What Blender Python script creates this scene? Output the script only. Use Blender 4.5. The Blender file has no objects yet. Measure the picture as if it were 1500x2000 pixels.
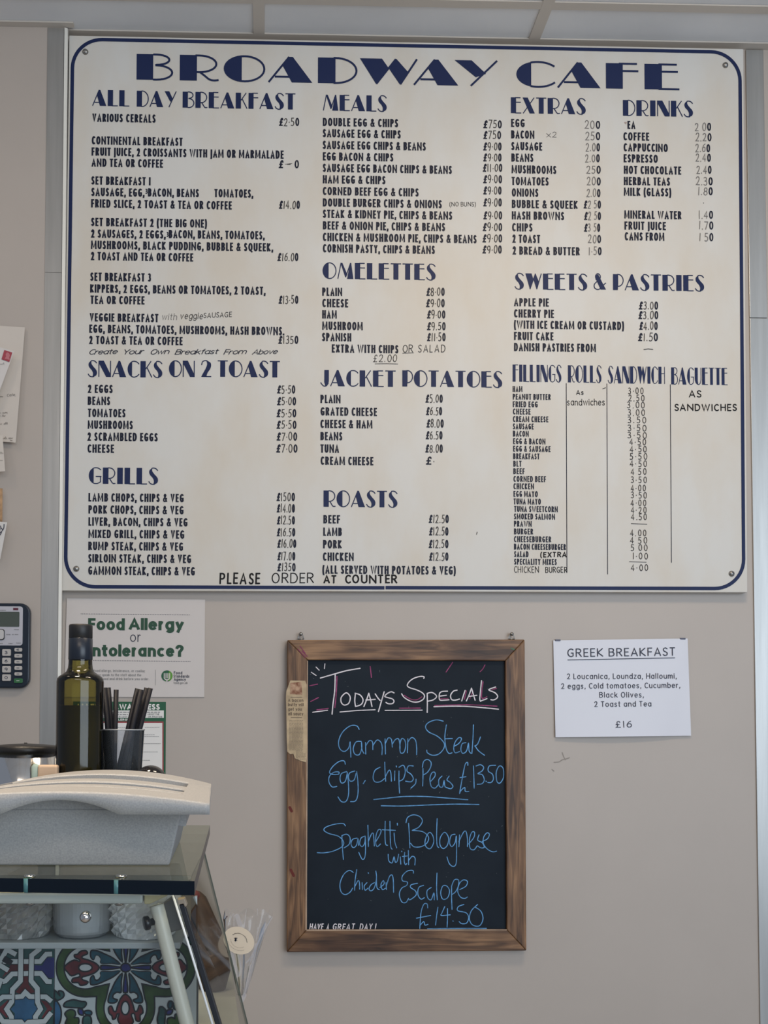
import bpy, bmesh, math, random
from mathutils import Vector, Matrix
random.seed(7)
PI = math.pi
scn = bpy.context.scene
COL = scn.collection

# ------------------------------------------------------------------ camera
WALL_Y = 0.0
CAM_LOC = Vector((0.44672, -2.27667, 1.41929))
RX, RY, RZ = 0.0293768, -0.0221924, -0.0041145
FPX, PCX, PCY = 2000.0, 561.509, 1368.796
_cz, _sz = math.cos(RZ), math.sin(RZ)
ROT = Matrix.Rotation(RY, 3, 'Z') @ Matrix.Rotation(RX, 3, 'X') @ Matrix(((_cz, 0, _sz), (0, 1, 0), (-_sz, 0, _cz)))
right, fwd, up = ROT.col[0], ROT.col[1], ROT.col[2]
cam = bpy.data.cameras.new('camera')
cam.sensor_fit = 'VERTICAL'
cam.sensor_height = 36.0
cam.lens = FPX * 36.0 / 2000.0
cam.shift_x = (750 - PCX) / 2000.0
cam.shift_y = (PCY - 1000) / 2000.0
cam.clip_start = 0.02
cam_ob = bpy.data.objects.new('camera', cam)
COL.objects.link(cam_ob)
m3 = Matrix((right, up, -fwd)).transposed()
cam_ob.matrix_world = Matrix.Translation(CAM_LOC) @ m3.to_4x4()
scn.camera = cam_ob

# ------------------------------------------------------------------ light
scn.view_settings.view_transform = 'Standard'
scn.view_settings.look = 'None'
scn.view_settings.gamma = 1.0
scn.view_settings.use_curve_mapping = False
scn.view_settings.exposure = 0.0
W = bpy.data.worlds.new('world')
scn.world = W
W.use_nodes = True
W.node_tree.nodes['Background'].inputs[0].default_value = (0.72, 0.82, 1.0, 1)
W.node_tree.nodes['Background'].inputs[1].default_value = 0.30


def area(name, loc, target, sx, sy, power, color):
    l = bpy.data.lights.new(name, 'AREA')
    l.shape = 'RECTANGLE'
    l.size, l.size_y = sx, sy
    l.energy = power
    l.color = color
    o = bpy.data.objects.new(name, l)
    COL.objects.link(o)
    o.location = loc
    d = Vector(target) - Vector(loc)
    o.rotation_euler = d.to_track_quat('-Z', 'Y').to_euler()
    return o


area('daylight_from_shop_window', (2.6, -4.6, 1.9), (0.9, 0, 1.75), 3.2, 2.2, 92, (0.76, 0.88, 1.0))
area('ceiling_lamp', (1.10, -1.15, 2.97), (1.0, -0.7, 0), 0.6, 0.3, 14, (1.0, 0.80, 0.58))
area('ceiling_lamp_left', (-0.75, -0.75, 2.97), (-0.5, -0.1, 1.2), 0.25, 0.25, 2.6, (1.0, 0.82, 0.64))
dl = area('counter_downlight', (0.0, -1.22, 2.97), (0.0, -1.22, 0), 0.35, 0.35, 5.0, (1.0, 0.80, 0.58))
dl.data.spread = math.radians(75)
area('ceiling_lamp_far', (0.2, -3.2, 2.97), (0.3, -2.6, 0), 1.5, 0.6, 22, (1.0, 0.84, 0.68))


# ------------------------------------------------------------------ helpers
def ray(px, py):
    return right * ((px - PCX) / FPX) + fwd + up * ((PCY - py) / FPX)


def PY(px, py, y):
    """point seen at pixel on the vertical plane y"""
    r = ray(px, py)
    return CAM_LOC + r * ((y - CAM_LOC.y) / r.y)


def PD(px, py, d):
    return PY(px, py, CAM_LOC.y + d)


def PZ(px, py, z):
    r = ray(px, py)
    return CAM_LOC + r * ((z - CAM_LOC.z) / r.z)


class MB:
    """collects faces, then makes ONE mesh object"""

    def __init__(s):
        s.v, s.f, s.mi, s.sm = [], [], [], []
        s.m = 0
        s.k = 0
        s.smooth = False

    def face(s, pts):
        b = len(s.v)
        s.v += [tuple(p) for p in pts]
        s.f.append(tuple(range(b, b + len(pts))))
        s.mi.append(s.m)
        s.sm.append(s.smooth)

    def grid(s, rows, closed=False):
        b = len(s.v)
        n = len(rows[0])
        for r in rows:
            s.v += [tuple(p) for p in r]
        for i in range(len(rows) - 1):
            for j in range(n if closed else n - 1):
                k = (j + 1) % n
                s.f.append((b + i * n + j, b + i * n + k, b + (i + 1) * n + k, b + (i + 1) * n + j))
                s.mi.append(s.m)
                s.sm.append(s.smooth)

    def box(s, a, b):
        x0, y0, z0 = a
        x1, y1, z1 = b
        P = [(x0, y0, z0), (x1, y0, z0), (x1, y1, z0), (x0, y1, z0), (x0, y0, z1), (x1, y0, z1), (x1, y1, z1), (x0, y1, z1)]
        s.hexa(P)

    def hexa(s, P):
        k = len(s.v)
        s.v += [tuple(p) for p in P]
        for f in ((0, 3, 2, 1), (4, 5, 6, 7), (0, 1, 5, 4), (1, 2, 6, 5), (2, 3, 7, 6), (3, 0, 4, 7)):
            s.f.append(tuple(k + i for i in f))
            s.mi.append(s.m)
            s.sm.append(False)

    def prism(s, poly, vec, cap=True):
        """poly: list of 3D points, extruded along vec"""
        n = len(poly)
        vec = Vector(vec)
        k = len(s.v)
        s.v += [tuple(Vector(p)) for p in poly] + [tuple(Vector(p) + vec) for p in poly]
        for i in range(n):
            j = (i + 1) % n
            s.f.append((k + i, k + j, k + n + j, k + n + i))
            s.mi.append(s.m)
            s.sm.append(False)
        if cap:
            s.f.append(tuple(k + i for i in range(n))[::-1])
            s.f.append(tuple(k + n + i for i in range(n)))
            s.mi += [s.m, s.m]
            s.sm += [False, False]

    def lathe(s, prof, c=(0, 0, 0), n=40, axis=None, fn=None):
        """prof: (r, h) pairs around axis (default z)"""
        c = Vector(c)
        if axis is None:
            a, u, w = Vector((0, 0, 1)), Vector((1, 0, 0)), Vector((0, 1, 0))
        else:
            a = Vector(axis).normalized()
            u = a.orthogonal().normalized()
            w = a.cross(u)
        rows = []
        for (r, h) in prof:
            rows.append([c + a * h + (u * math.cos(2 * PI * i / n) + w * math.sin(2 * PI * i / n)) * (max(r, 1e-5) * (fn(i, h) if fn else 1)) for i in range(n)])
        sm = s.smooth
        s.smooth = True if fn is None else sm
        s.grid(rows, True)
        s.smooth = sm

    def tube(s, pts, r, n=10, cap=True):
        pts = [Vector(p) for p in pts]
        rows = []
        prev = None
        for i, p in enumerate(pts):
            d = (pts[min(i + 1, len(pts) - 1)] - pts[max(i - 1, 0)]).normalized()
            u = d.orthogonal().normalized() if prev is None else (prev - d * prev.dot(d)).normalized()
            prev = u
            w = d.cross(u)
            rr = r[i] if isinstance(r, (list, tuple)) else r
            rows.append([p + (u * math.cos(2 * PI * k / n) + w * math.sin(2 * PI * k / n)) * rr for k in range(n)])
        sm = s.smooth
        s.smooth = True
        s.grid(rows, True)
        s.smooth = sm
        if cap:
            s.face(rows[0][::-1])
            s.face(rows[-1])

    def build(s, name, mats, parent=None, bevel=0, seg=2, clean=True):
        me = bpy.data.meshes.new(name)
        me.from_pydata(s.v, [], s.f)
        if not isinstance(mats, (list, tuple)):
            mats = [mats]
        for m in mats:
            me.materials.append(m)
        me.polygons.foreach_set('material_index', s.mi)
        me.polygons.foreach_set('use_smooth', s.sm)
        if clean:
            bm = bmesh.new()
            bm.from_mesh(me)
            bmesh.ops.remove_doubles(bm, verts=bm.verts, dist=1e-6)
            bmesh.ops.recalc_face_normals(bm, faces=bm.faces)
            bm.to_mesh(me)
            bm.free()
        me.update()
        o = bpy.data.objects.new(name, me)
        COL.objects.link(o)
        if parent is not None:
            o.parent = parent
            o.matrix_parent_inverse = Matrix.Translation(-Vector(parent.location))
        if bevel:
            md = o.modifiers.new('bevel', 'BEVEL')
            md.width = bevel
            md.segments = seg
            md.limit_method = 'ANGLE'
            md.angle_limit = math.radians(35)
        return o


def thing(name, label, cat, loc=(0, 0, 0), group=None):
    o = bpy.data.objects.new(name, None)
    COL.objects.link(o)
    o.empty_display_size = 0.02
    o.location = loc
    return tag(o, label, cat, group)


def tag(o, label, cat, group=None):
    o['label'] = label
    o['category'] = cat
    if group:
        o['group'] = group
    return o


def struct(o):
    o['kind'] = 'structure'
    return o


# ------------------------------------------------------------------ materials
def mat(name, col, rough=0.6, metal=0.0, var=0.0, scale=30.0, stretch=(1, 1, 1), bump=0.0, bscale=None, spec=0.5, coat=0.0, col2=None, ramp=(0.35, 0.65), detail=4.0):
    m = bpy.data.materials.new(name)
    m.use_nodes = True
    nt = m.node_tree
    b = nt.nodes['Principled BSDF']
    b.inputs['Roughness'].default_value = rough
    b.inputs['Metallic'].default_value = metal
    b.inputs['Specular IOR Level'].default_value = spec
    b.inputs['Coat Weight'].default_value = coat
    b.inputs['Base Color'].default_value = (*col, 1)
    if var or col2 or bump:
        tc = nt.nodes.new('ShaderNodeTexCoord')
        mp = nt.nodes.new('ShaderNodeMapping')
        mp.inputs['Scale'].default_value = stretch
        nt.links.new(tc.outputs['Object'], mp.inputs[0])
        nz = nt.nodes.new('ShaderNodeTexNoise')
        nz.inputs['Scale'].default_value = scale
        nz.inputs['Detail'].default_value = detail
        nt.links.new(mp.outputs[0], nz.inputs['Vector'])
        if var or col2:
            rp = nt.nodes.new('ShaderNodeValToRGB')
            rp.color_ramp.elements[0].position = ramp[0]
            rp.color_ramp.elements[1].position = ramp[1]
            c2 = col2 if col2 else tuple(c * (1 + var) for c in col)
            c1 = col if col2 else tuple(c * (1 - var) for c in col)
            rp.color_ramp.elements[0].color = (*c1, 1)
            rp.color_ramp.elements[1].color = (*c2, 1)
            nt.links.new(nz.outputs['Fac'], rp.inputs[0])
            nt.links.new(rp.outputs[0], b.inputs['Base Color'])
        if bump:
            n2 = nt.nodes.new('ShaderNodeTexNoise')
            n2.inputs['Scale'].default_value = bscale or scale
            nt.links.new(mp.outputs[0], n2.inputs['Vector'])
            bp = nt.nodes.new('ShaderNodeBump')
            bp.inputs['Strength'].default_value = bump
            bp.inputs['Distance'].default_value = 0.002
            nt.links.new(n2.outputs['Fac'], bp.inputs['Height'])
            nt.links.new(bp.outputs[0], b.inputs['Normal'])
    return m


def clear(name, tint, rough=0.03, refl=1.0, ior=1.45, haze=0.0, hazecol=(0.8, 0.8, 0.8)):
    """thin clear sheet: tinted see-through with a Fresnel reflection"""
    m = bpy.data.materials.new(name)
    m.use_nodes = True
    nt = m.node_tree
    for n in list(nt.nodes):
        if n.type != 'OUTPUT_MATERIAL':
            nt.nodes.remove(n)
    out = [n for n in nt.nodes if n.type == 'OUTPUT_MATERIAL'][0]
    tr = nt.nodes.new('ShaderNodeBsdfTransparent')
    tr.inputs[0].default_value = (*tint, 1)
    last = tr
    if haze:
        df = nt.nodes.new('ShaderNodeBsdfDiffuse')
        df.inputs[0].default_value = (*hazecol, 1)
        mh = nt.nodes.new('ShaderNodeMixShader')
        mh.inputs[0].default_value = haze
        nt.links.new(tr.outputs[0], mh.inputs[1])
        nt.links.new(df.outputs[0], mh.inputs[2])
        last = mh
    gl = nt.nodes.new('ShaderNodeBsdfGlossy')
    gl.inputs['Roughness'].default_value = rough
    fr = nt.nodes.new('ShaderNodeFresnel')
    fr.inputs[0].default_value = ior
    mu = nt.nodes.new('ShaderNodeMath')
    mu.operation = 'MULTIPLY'
    mu.inputs[1].default_value = refl
    nt.links.new(fr.outputs[0], mu.inputs[0])
    mx = nt.nodes.new('ShaderNodeMixShader')
    nt.links.new(mu.outputs[0], mx.inputs[0])
    nt.links.new(last.outputs[0], mx.inputs[1])
    nt.links.new(gl.outputs[0], mx.inputs[2])
    nt.links.new(mx.outputs[0], out.inputs[0])
    return m


M = {}
M['wall'] = mat('wall_cladding', (0.46, 0.405, 0.36), 0.45, var=0.015, scale=6, bump=0.04, bscale=500)
M['ceiling'] = mat('ceiling_tile', (0.80, 0.80, 0.80), 0.8, var=0.03, scale=5)
M['grid'] = mat('ceiling_grid', (0.62, 0.56, 0.49), 0.6)
M['dark_gap'] = mat('shadow_gap', (0.05, 0.045, 0.04), 0.8)
M['floor'] = mat('floor_vinyl', (0.36, 0.33, 0.30), 0.5, var=0.1)
M['steel'] = mat('brushed_steel', (0.46, 0.455, 0.44), 0.42, 0.85, var=0.07, scale=60, stretch=(1, 1, 0.05), bump=0.05, bscale=300)
M['chrome'] = mat('polished_steel', (0.7, 0.68, 0.66), 0.12, 1.0)
M['screw'] = mat('screw_metal', (0.33, 0.32, 0.30), 0.35, 1.0, var=0.2, scale=300)
M['navy'] = mat('navy_vinyl', (0.014, 0.024, 0.080), 0.5, spec=0.2)
M['print'] = mat('dark_vinyl_print', (0.012, 0.015, 0.032), 0.5, spec=0.2)
M['pen'] = mat('marker_pen', (0.010, 0.009, 0.010), 0.6, spec=0.2)
M['pen_faded'] = mat('faded_marker_pen', (0.16, 0.15, 0.145), 0.6)
M['pen_thin'] = mat('thin_marker_pen', (0.055, 0.05, 0.048), 0.6, spec=0.2)
M['black'] = mat('black_plastic', (0.012, 0.012, 0.014), 0.28)
M['blackmatt'] = mat('black_rubber', (0.008, 0.010, 0.016), 0.5)
M['paper'] = mat('white_paper', (0.63, 0.585, 0.56), 0.7, var=0.015, scale=4)
M['letterpaper'] = mat('letter_paper', (0.62, 0.56, 0.50), 0.75, var=0.03, scale=9)
M['ink'] = mat('printed_ink', (0.03, 0.035, 0.06), 0.6)
M['greyink'] = mat('grey_ink', (0.20, 0.20, 0.20), 0.6)
M['greenink'] = mat('dark_green_ink', (0.012, 0.065, 0.032), 0.5)
M['green'] = mat('poster_green', (0.012, 0.10, 0.045), 0.5)
M['lime'] = mat('logo_light_green', (0.10, 0.30, 0.03), 0.5)
M['redline'] = mat('poster_red', (0.33, 0.05, 0.06), 0.5)
M['white'] = mat('white_print', (0.80, 0.78, 0.75), 0.5)


def board_material():
    m = mat('cream_enamel_sign', (0.66, 0.64, 0.60), 0.48, spec=0.3)
    nt = m.node_tree
    b = nt.nodes['Principled BSDF']
    tc = nt.nodes.new('ShaderNodeTexCoord')
    mp = nt.nodes.new('ShaderNodeMapping')
    mp.inputs['Scale'].default_value = (3.2, 1, 1.6)
    nz = nt.nodes.new('ShaderNodeTexNoise')
    nz.inputs['Scale'].default_value = 2.2
    nz.inputs['Detail'].default_value = 5
    nz.inputs['Roughness'].default_value = 0.55
    rp = nt.nodes.new('ShaderNodeValToRGB')
    rp.color_ramp.elements[0].position = 0.38
    rp.color_ramp.elements[1].position = 0.66
    rp.color_ramp.elements[0].color = (0.66, 0.645, 0.61, 1)
    rp.color_ramp.elements[1].color = (0.635, 0.585, 0.51, 1)
    nt.links.new(tc.outputs['Object'], mp.inputs[0])
    nt.links.new(mp.outputs[0], nz.inputs['Vector'])
    nt.links.new(nz.outputs['Fac'], rp.inputs[0])
    nt.links.new(rp.outputs[0], b.inputs['Base Color'])
    return m


M['board'] = board_material()


def wood_material(name, horizontal):
    m = bpy.data.materials.new(name)
    m.use_nodes = True
    nt = m.node_tree
    b = nt.nodes['Principled BSDF']
    tc = nt.nodes.new('ShaderNodeTexCoord')
    mp = nt.nodes.new('ShaderNodeMapping')
    mp.inputs['Scale'].default_value = (2.2, 10, 28) if horizontal else (28, 10, 2.2)
    nz = nt.nodes.new('ShaderNodeTexNoise')
    nz.inputs['Scale'].default_value = 3.0
    nz.inputs['Detail'].default_value = 7
    nz.inputs['Distortion'].default_value = 1.2
    rp = nt.nodes.new('ShaderNodeValToRGB')
    e = rp.color_ramp.elements
    e[0].position, e[1].position = 0.30, 0.72
    e[0].color = (0.060, 0.026, 0.011, 1)
    e[1].color = (0.36, 0.20, 0.095, 1)
    k = e.new(0.5)
    k.color = (0.195, 0.098, 0.043, 1)
    n2 = nt.nodes.new('ShaderNodeTexNoise')
    n2.inputs['Scale'].default_value = 5
    n2.inputs['Detail'].default_value = 3
    r2 = nt.nodes.new('ShaderNodeValToRGB')
    r2.color_ramp.elements[0].position, r2.color_ramp.elements[1].position = 0.35, 0.6
    r2.color_ramp.elements[0].color = (0.35, 0.30, 0.30, 1)
    r2.color_ramp.elements[1].color = (1, 1, 1, 1)
    mx = nt.nodes.new('ShaderNodeMix')
    mx.data_type = 'RGBA'
    mx.blend_type = 'MULTIPLY'
    mx.inputs[0].default_value = 1.0
    nt.links.new(tc.outputs['Object'], mp.inputs[0])
    nt.links.new(mp.outputs[0], nz.inputs['Vector'])
    nt.links.new(tc.outputs['Object'], n2.inputs['Vector'])
    nt.links.new(nz.outputs['Fac'], rp.inputs[0])
    nt.links.new(n2.outputs['Fac'], r2.inputs[0])
    nt.links.new(rp.outputs[0], mx.inputs[6])
    nt.links.new(r2.outputs[0], mx.inputs[7])
    nt.links.new(mx.outputs[2], b.inputs['Base Color'])
    b.inputs['Roughness'].default_value = 0.5
    return m


M['wood_h'] = wood_material('stained_pine_horizontal', True)
M['wood_v'] = wood_material('stained_pine_vertical', False)
M['lit_edge'] = mat('lit_wood_edge', (0.42, 0.30, 0.21), 0.6, var=0.2, scale=20)  # light on the rails' inner faces, put into the colour
M['slate'] = mat('chalkboard_black', (0.006, 0.0115, 0.020), 0.6, spec=0.2, col2=(0.010, 0.017, 0.027), scale=8)
M['chalk_blue'] = mat('blue_chalk', (0.12, 0.32, 0.60), 0.9, var=0.25, scale=90)
M['chalk_white'] = mat('white_chalk', (0.74, 0.70, 0.74), 0.9, var=0.12, scale=90)
M['chalk_pink'] = mat('pink_chalk', (0.30, 0.06, 0.16), 0.9, var=0.3, scale=90)
M['clip'] = mat('yellowed_newsprint', (0.50, 0.38, 0.24), 0.8, var=0.18, scale=40)
M['clipink'] = mat('newsprint_ink', (0.14, 0.10, 0.07), 0.8)
M['clipgrey'] = mat('newsprint_small_text', (0.29, 0.22, 0.15), 0.8)
M['clipphoto'] = mat('newsprint_photo', (0.22, 0.09, 0.05), 0.8, col2=(0.55, 0.36, 0.24), scale=90)


# ------------------------------------------------------------------ strokes
def ribbon(mb, pts, O, ux, uy, wx, wy=None, cap='flat', closed=False):
    """2D polyline (metres) drawn with an elliptical pen wx by wy on the plane O,ux,uy"""
    wy = wy or wx
    mb.k += 1
    lift_dir = ux.cross(uy)
    O = O + lift_dir * ((mb.k % 23) * 0.000012)
    q = []
    for p in pts:
        p = (p[0] / wx, p[1] / wy)
        if not q or math.hypot(p[0] - q[-1][0], p[1] - q[-1][1]) > 1e-4:
            q.append(p)
    if closed and len(q) > 2 and math.hypot(q[0][0] - q[-1][0], q[0][1] - q[-1][1]) < 1e-4:
        q.pop()

    def T(a, b):
        return O + ux * (a * wx) + uy * (b * wy)
    if len(q) == 1:
        mb.face([T(q[0][0] + 0.5 * math.cos(2 * PI * i / 10), q[0][1] + 0.5 * math.sin(2 * PI * i / 10)) for i in range(10)])
        return
    if cap == 'square' and not closed:
        for e, nb in ((0, 1), (-1, -2)):
            dx, dy = q[e][0] - q[nb][0], q[e][1] - q[nb][1]
            l = math.hypot(dx, dy)
            dx, dy = dx / l, dy / l
            ex = .5 if max(abs(dx), abs(dy)) > .985 else (.32 if abs(dy) > .7 else .12)
            q[e] = (q[e][0] + dx * ex, q[e][1] + dy * ex)
    n = len(q)
    rows = []
    for i in range(n):
        if closed:
            a, c = q[i - 1], q[(i + 1) % n]
        else:
            a, c = q[max(i - 1, 0)], q[min(i + 1, n - 1)]
        b = q[i]
        d1 = (b[0] - a[0], b[1] - a[1])
        d2 = (c[0] - b[0], c[1] - b[1])
        l1, l2 = math.hypot(*d1), math.hypot(*d2)
        if l1 < 1e-9:
            d1, l1 = d2, l2
        if l2 < 1e-9:
            d2, l2 = d1, l1
        d1 = (d1[0] / l1, d1[1] / l1)
        d2 = (d2[0] / l2, d2[1] / l2)
        nx, ny = -(d1[1] + d2[1]), d1[0] + d2[0]
        ln = math.hypot(nx, ny)
        if ln < 1e-3:
            nx, ny, ln = -d1[1], d1[0], 1
        nx, ny = nx / ln, ny / ln
        cs = max(nx * -d1[1] + ny * d1[0], 0.55)
        h = 0.5 / cs
        rise = lift_dir * (i * 0.0000015)
        rows.append([T(b[0] + nx * h, b[1] + ny * h) + rise, T(b[0] - nx * h, b[1] - ny * h) + rise])
    if closed:
        rows.append(rows[0])
    mb.grid(rows)
    if cap == 'round' and not closed:
        for e, nb in ((q[0], q[1]), (q[-1], q[-2])):
            an = math.atan2(e[1] - nb[1], e[0] - nb[0])
            mb.face([T(e[0] + 0.5 * math.cos(an - PI / 2 + PI * i / 6), e[1] + 0.5 * math.sin(an - PI / 2 + PI * i / 6)) for i in range(7)])


def smooth(pts, k=5):
    """Catmull-Rom"""
    if len(pts) < 3:
        return list(pts)
    out = []
    cl = math.hypot(pts[0][0] - pts[-1][0], pts[0][1] - pts[-1][1]) < 1e-6
    n = len(pts)
    for i in range(n - 1):
        p1, p2 = pts[i], pts[i + 1]
        p0 = pts[i - 1] if i > 0 else (pts[-2] if cl else p1)
        p3 = pts[i + 2] if i + 2 < n else (pts[1] if cl else p2)
        for j in range(k):
            t = j / k
            out.append(tuple(0.5 * (2 * p1[d] + (p2[d] - p0[d]) * t + (2 * p0[d] - 5 * p1[d] + 4 * p2[d] - p3[d]) * t * t + (3 * p1[d] - p0[d] - 3 * p2[d] + p3[d]) * t ** 3) for d in (0, 1)))
    out.append(tuple(pts[-1]))
    return out


def E(cx, cy, rx, ry, a0, a1, n=14):
    return [(cx + rx * math.cos(math.radians(a0 + (a1 - a0) * i / n)), cy + ry * math.sin(math.radians(a0 + (a1 - a0) * i / n))) for i in range(n + 1)]


# sans skeletons: name -> (advance width, strokes) with x in 0..1 of the width and y 0..1 = cap height
G = {
    'A': (.56, [[(0, 0), (.5, 1), (1, 0)], [(.17, .3), (.83, .3)]]),
    'B': (.48, [[(0, 0), (0, 1)], [(0, 1), (.5, 1)] + E(.5, .77, .42, .23, 90, -90) + [(0, .54)], [(0, .54), (.5, .54)] + E(.5, .27, .5, .27, 90, -90) + [(0, 0)]]),
    'C': (.47, [E(.62, .5, .62, .5, 52, 308, 22)]),
    'D': (.53, [[(0, 0), (0, 1), (.38, 1)] + E(.38, .5, .62, .5, 90, -90, 18) + [(0, 0)]]),
    'E': (.40, [[(1, 1), (0, 1), (0, 0), (1, 0)], [(0, .52), (.88, .52)]]),
    'F': (.39, [[(1, 1), (0, 1), (0, 0)], [(0, .5), (.88, .5)]]),
    'G': (.53, [E(.58, .5, .58, .5, 52, 300, 22) + [(.95, .1), (.95, .46), (.6, .46)]]),
    'H': (.53, [[(0, 0), (0, 1)], [(1, 0), (1, 1)], [(0, .52), (1, .52)]]),
    'I': (.17, [[(.5, 0), (.5, 1)]]),
    'J': (.22, [[(.8, 1), (.8, .0)] + E(.2, .0, .6, .24, 0, -80, 6)]),
    'K': (.50, [[(0, 0), (0, 1)], [(.95, 1), (.06, .5), (1, 0)]]),
    'L': (.38, [[(0, 1), (0, 0), (1, 0)]]),
    'M': (.72, [[(0, 0), (.05, 1)], [(.95, 1), (1, 0)], [(.05, 1), (.5, .12), (.95, 1)]]),
    'N': (.60, [[(0, 0), (0, 1)], [(1, 0), (1, 1)], [(0, .97), (1, .03)]]),
    'O': (.56, [E(.5, .5, .5, .5, 90, 450, 28)]),
    'P': (.46, [[(0, 0), (0, 1), (.45, 1)] + E(.45, .73, .55, .27, 90, -90) + [(0, .46)]]),
    'Q': (.56, [E(.5, .5, .5, .5, 90, 450, 28), [(.5, .08), (.75, -.08), (1.05, -.2)]]),
    'R': (.49, [[(0, 0), (0, 1), (.42, 1)] + E(.42, .75, .5, .25, 90, -90) + [(0, .5)], [(.42, .5), (1, 0)]]),
    'S': (.42, [smooth([(.93, .88), (.72, .97), (.5, 1), (.16, .92), (.06, .74), (.22, .58), (.55, .48), (.86, .38), (.97, .22), (.82, .05), (.48, 0), (.2, .03), (0, .12)], 3)]),
    'T': (.44, [[(0, 1), (1, 1)], [(.5, 1), (.5, 0)]]),
    'U': (.52, [[(0, 1), (0, .33)] + E(.5, .33, .5, .33, 180, 360, 14) + [(1, 1)]]),
    'V': (.52, [[(0, 1), (.5, 0), (1, 1)]]),
    'W': (.80, [[(0, 1), (.25, 0), (.5, 1), (.75, 0), (1, 1)]]),
    'X': (.52, [[(0, 0), (1, 1)], [(0, 1), (1, 0)]]),
    'Y': (.50, [[(0, 1), (.5, .46), (1, 1)], [(.5, .46), (.5, 0)]]),
    'Z': (.46, [[(0, 1), (1, 1), (0, 0), (1, 0)]]),
    '0': (.46, [E(.5, .5, .5, .5, 90, 450, 24)]),
    '1': (.22, [[(.5, 0), (.5, 1)]]),
    '2': (.44, [smooth([(.03, .8), (.15, .94), (.45, 1), (.8, .93), (.9, .74), (.78, .52), (.4, .22), (0, 0)], 3) + [(1, 0)]]),
    '3': (.42, [smooth([(.05, .92), (.4, 1), (.78, .93), (.85, .75), (.7, .58), (.35, .53)], 3), smooth([(.35, .53), (.75, .48), (.97, .28), (.82, .07), (.42, 0), (0, .07)], 3)]),
    '4': (.48, [[(.72, 0), (.72, 1), (0, .28), (1, .28)]]),
    '5': (.43, [[(.92, 1), (.2, 1), (.12, .56)] + smooth([(.12, .56), (.45, .62), (.85, .5), (.97, .3), (.8, .08), (.4, 0), (0, .06)], 3)]),
    '6': (.45, [smooth([(.85, .98), (.45, .85), (.12, .55), (.02, .3), (.18, .06), (.5, 0), (.85, .08), (.98, .3), (.82, .53), (.5, .58), (.15, .48), (.03, .3)], 3)]),
    '7': (.43, [[(0, 1), (1, 1), (.35, 0)]]),
    '8': (.45, [E(.5, .76, .42, .24, 90, 450, 18), E(.5, .26, .5, .26, 90, 450, 18)]),
    '9': (.45, [smooth([(.97, .68), (.8, .47), (.45, .42), (.1, .5), (0, .72), (.15, .94), (.5, 1), (.85, .92), (.97, .7), (.95, .4), (.75, .1), (.6, 0)], 3)]),
    '&': (.56, [smooth([(1, 0), (.62, .38), (.28, .72), (.25, .9), (.45, 1), (.65, .92), (.66, .77), (.4, .58), (.1, .4), (0, .2), (.15, .04), (.4, 0), (.7, .1), (.95, .48)], 3)]),
    '£': (.46, [smooth([(.92, .82), (.8, .97), (.55, 1), (.33, .88), (.3, .7), (.4, .35), (.3, .12), (.02, .02)], 3), [(.02, .02), (1, .02)], [(.05, .48), (.75, .48)]]),
    '(': (.24, [smooth([(.95, 1.05), (.3, .75), (.15, .42), (.3, .1), (.95, -.2)], 3)]),
    ')': (.24, [smooth([(.05, 1.05), (.7, .75), (.85, .42), (.7, .1), (.05, -.2)], 3)]),
    ',': (.17, [[(.6, .08), (.5, -.02), (.2, -.16)]]),
    '.': (.15, [[(.5, 0), (.5, .06)]]),
    '·': (.16, [[(.5, .40), (.5, .46)]]),
    '-': (.40, [[(0, .45), (1, .45)]]),
    '!': (.18, [[(.6, 1), (.5, .3)], [(.45, .0), (.45, .08)]]),
    '?': (.44, [smooth([(0, .8), (.15, .95), (.45, 1), (.85, .93), (.95, .75), (.75, .55), (.52, .42), (.48, .26)], 3), [(.48, 0), (.48, .07)]]),
    ' ': (.30, []),
}
xh = .70
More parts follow.
